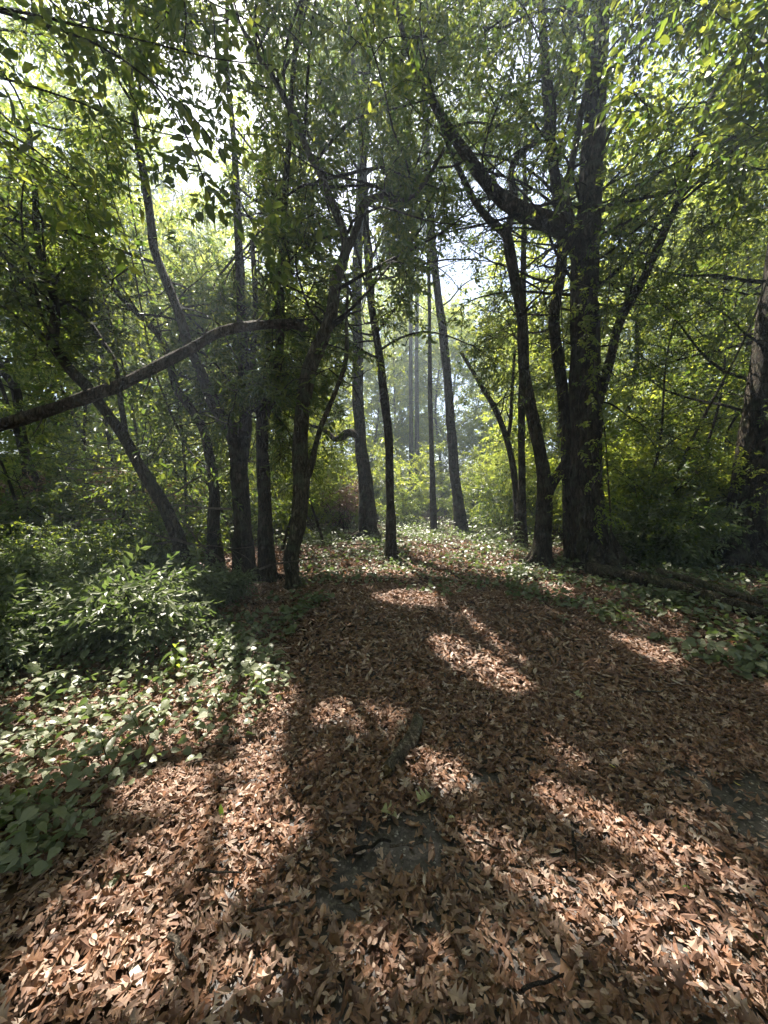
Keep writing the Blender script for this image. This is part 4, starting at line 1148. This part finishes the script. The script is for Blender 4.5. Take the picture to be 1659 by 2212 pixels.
def ground_stick(label, x0, y0, x1, y1, w, mat, r, group=None):
    n = 5
    pl = [(x0 + (x1 - x0) * t + r.normal(0, 3), y0 + (y1 - y0) * t + r.normal(0, 3), w * (1 - .45 * t)) for t in np.linspace(0, 1, n)]
    pts, rad = ground_line(pl, 1.0); pts[:, 2] += .045
    bare('stick', label, 'stick', None, r, mat, 6, world=(pts, rad), rough=.05, group=group)
ground_stick('short pale whitish stick on sunlit leaves', 372, 2055, 405, 2125, 13, 'pale_twig', r)
ground_stick('dark thin crooked stick across shaded litter', 1125, 2182, 1200, 2145, 9, 'twig', r)
ground_stick('thin dark stick on the edge of the bare asphalt patch', 760, 1862, 850, 1845, 9, 'twig', r)
ground_stick('thin upright brown stick on sunlit litter past the asphalt patch', 1236, 1830, 1243, 1890, 6, 'twig', r)
ground_stick('long thin straw-coloured stick lying on the dim path', 1370, 1505, 1440, 1492, 4, 'pale_twig', r)
ground_stick('long pale stick in the litter at the lower right', 1530, 2040, 1659, 2160, 7, 'pale_twig', r)
ground_stick('thin leaning brown stick in the shaded lower left litter', 70, 2055, 150, 1960, 6, 'dead_wood', r)

rt_ = R_(131)
for i in range(26):
    x = rt_.uniform(330, 1600); y = 1056 + 230 + 800 * rt_.random() ** 1.5
    a = rt_.uniform(0, 6.28); L = rt_.uniform(.5, 1.3) * (y - 1056) * .12
    ground_stick('short thin twig lying among the dead leaves on the path', x, y, x + L * math.cos(a), y + L * .45 * math.sin(a), 2.2 + (y - 1056) * .0042, ['twig', 'dead_wood', 'pale_twig'][i % 3], rt_, 'twigs among the dead leaves')
# tell the look-alikes apart by what they stand near
for stem_name, grp, ref, what, lm in (('seedling', 'seedlings in the vines', G(385, 1468), 'knee-low green seedling in the vines', 'the tall drooping-leaved seedling'),
                                      ('dead_branch', 'dead branches in the brush', TREES[15]['base'], 'bare pale dead branch', 'the foot of the long leaning trunk')):
    lst = [o for o in sc.objects if o.parent is None and o.get('group') == grp]
    lst.sort(key=lambda o: (o.location[0] - ref[0]) ** 2 + (o.location[1] - ref[1]) ** 2)
    for i, o in enumerate(lst):
        o['label'] = '%s, %s to %s' % (what, (ORD + ['twenty-first nearest', 'twenty-second nearest', 'twenty-third nearest'])[i], lm)
# ------------------------------------------------------------------ vine climbing the thickest trunk
r = R_(121)
vb = P(1283, 1240, D1); vb[2] = float(gh(vb[0], vb[1]))
vine = link('climbing_vine', None, None, None, None, 'leafy vine with hanging tendrils climbing the thickest trunk', 'vine'); vine.location = vb
axis = np.array([(1272, 1170), (1264, 1040), (1262, 900), (1262, 760), (1262, 640), (1266, 520)])
ax3 = np.array([P(x, y, D1) for x, y in axis])
vp, vd = [], []
for k in range(4):
    t = np.linspace(0, 1, 14); a0 = r.uniform(2.6, 5.4)
    pts = []
    for q in t:
        c = np.array([np.interp(q * (len(ax3) - 1), np.arange(len(ax3)), ax3[:, a]) for a in range(3)])
        a = a0 + .7 * math.sin(q * 5 + k)
        pts.append(c + (.34 + .02 * k) * np.array([math.cos(a), math.sin(a), 0]))
    pts = np.array(pts); pts[:, 2] += r.normal(0, .03, 14)
    pts = catmull(np.vstack([[pts[0][0], pts[0][1] - .1, vb[2] - .02], pts]), 3)
    V, F = tube(pts, np.linspace(.016, .006, len(pts)), 6, .05, r)
    link('stem', mesh('stem', V - vb, F, True), M['dead_wood'], vine)
    n = 46
    ii_ = r.integers(6, len(pts), n)
    vp.append(pts[ii_] + r.normal(0, .06, (n, 3))); o_ = pts[ii_] - np.array([np.interp(pts[ii_][:, 2], ax3[:, 2], ax3[:, a]) for a in range(3)]).T
    vd.append(norm(o_ * np.array([1, 1, 0])) + r.normal(0, .45, (n, 3)) + np.array([0, 0, -.5]))
for k in range(9):                               # hanging tendrils
    p = vp[k % 4][k * 3] ; q = branch_path(p, np.array([r.normal(0, .5), -.4, -.3]), r.uniform(.5, 1.1), r, 6, .2, -.22)
    V, F = tube(catmull(q, 2), np.linspace(.006, .003, 13), 4, 0, r)
    link('tendril', mesh('tendril', V - vb, F, True), M['pale_twig'], vine)
vp = np.concatenate(vp); vd = np.concatenate(vd)
a, b = place(SPR['broad'], vp, vd, r, .7, 1.0)
link('foliage', a.mesh('foliage', False, vb), M['leaf_shrub'], vine, 'stuff')
seedling('sapling with sunlit drooping leaves at the foot of forked slim tree', 1140, 1228, 1.0, 34, .12, .36, R_(122), 'ground_leaf', .3, name='sapling', cat='sapling')

# ------------------------------------------------------------------ thin bluish haze added in the air, standing in for lens glare
hz_m = bpy.data.materials.new('haze'); hz_m.use_nodes = True
hn = hz_m.node_tree.nodes; hn.clear()
pv = hn.new('ShaderNodeVolumePrincipled'); pv.inputs['Color'].default_value = (.70, .83, 1, 1); pv.inputs['Density'].default_value = HAZE; pv.inputs['Anisotropy'].default_value = .4
ho = hn.new('ShaderNodeOutputMaterial'); hz_m.node_tree.links.new(pv.outputs[0], ho.inputs['Volume'])
hv = np.array([(x, y, z) for z in (-1.2, 31) for y in (-122, 130) for x in (-126, 126)])
hm_ = mesh('haze', hv, [[0, 2, 3, 1], [4, 5, 7, 6], [0, 1, 5, 4], [2, 6, 7, 3], [0, 4, 6, 2], [1, 3, 7, 5]])
link('haze', hm_, hz_m, None, 'stuff', 'thin pale haze hanging in the air between the trees', 'haze')
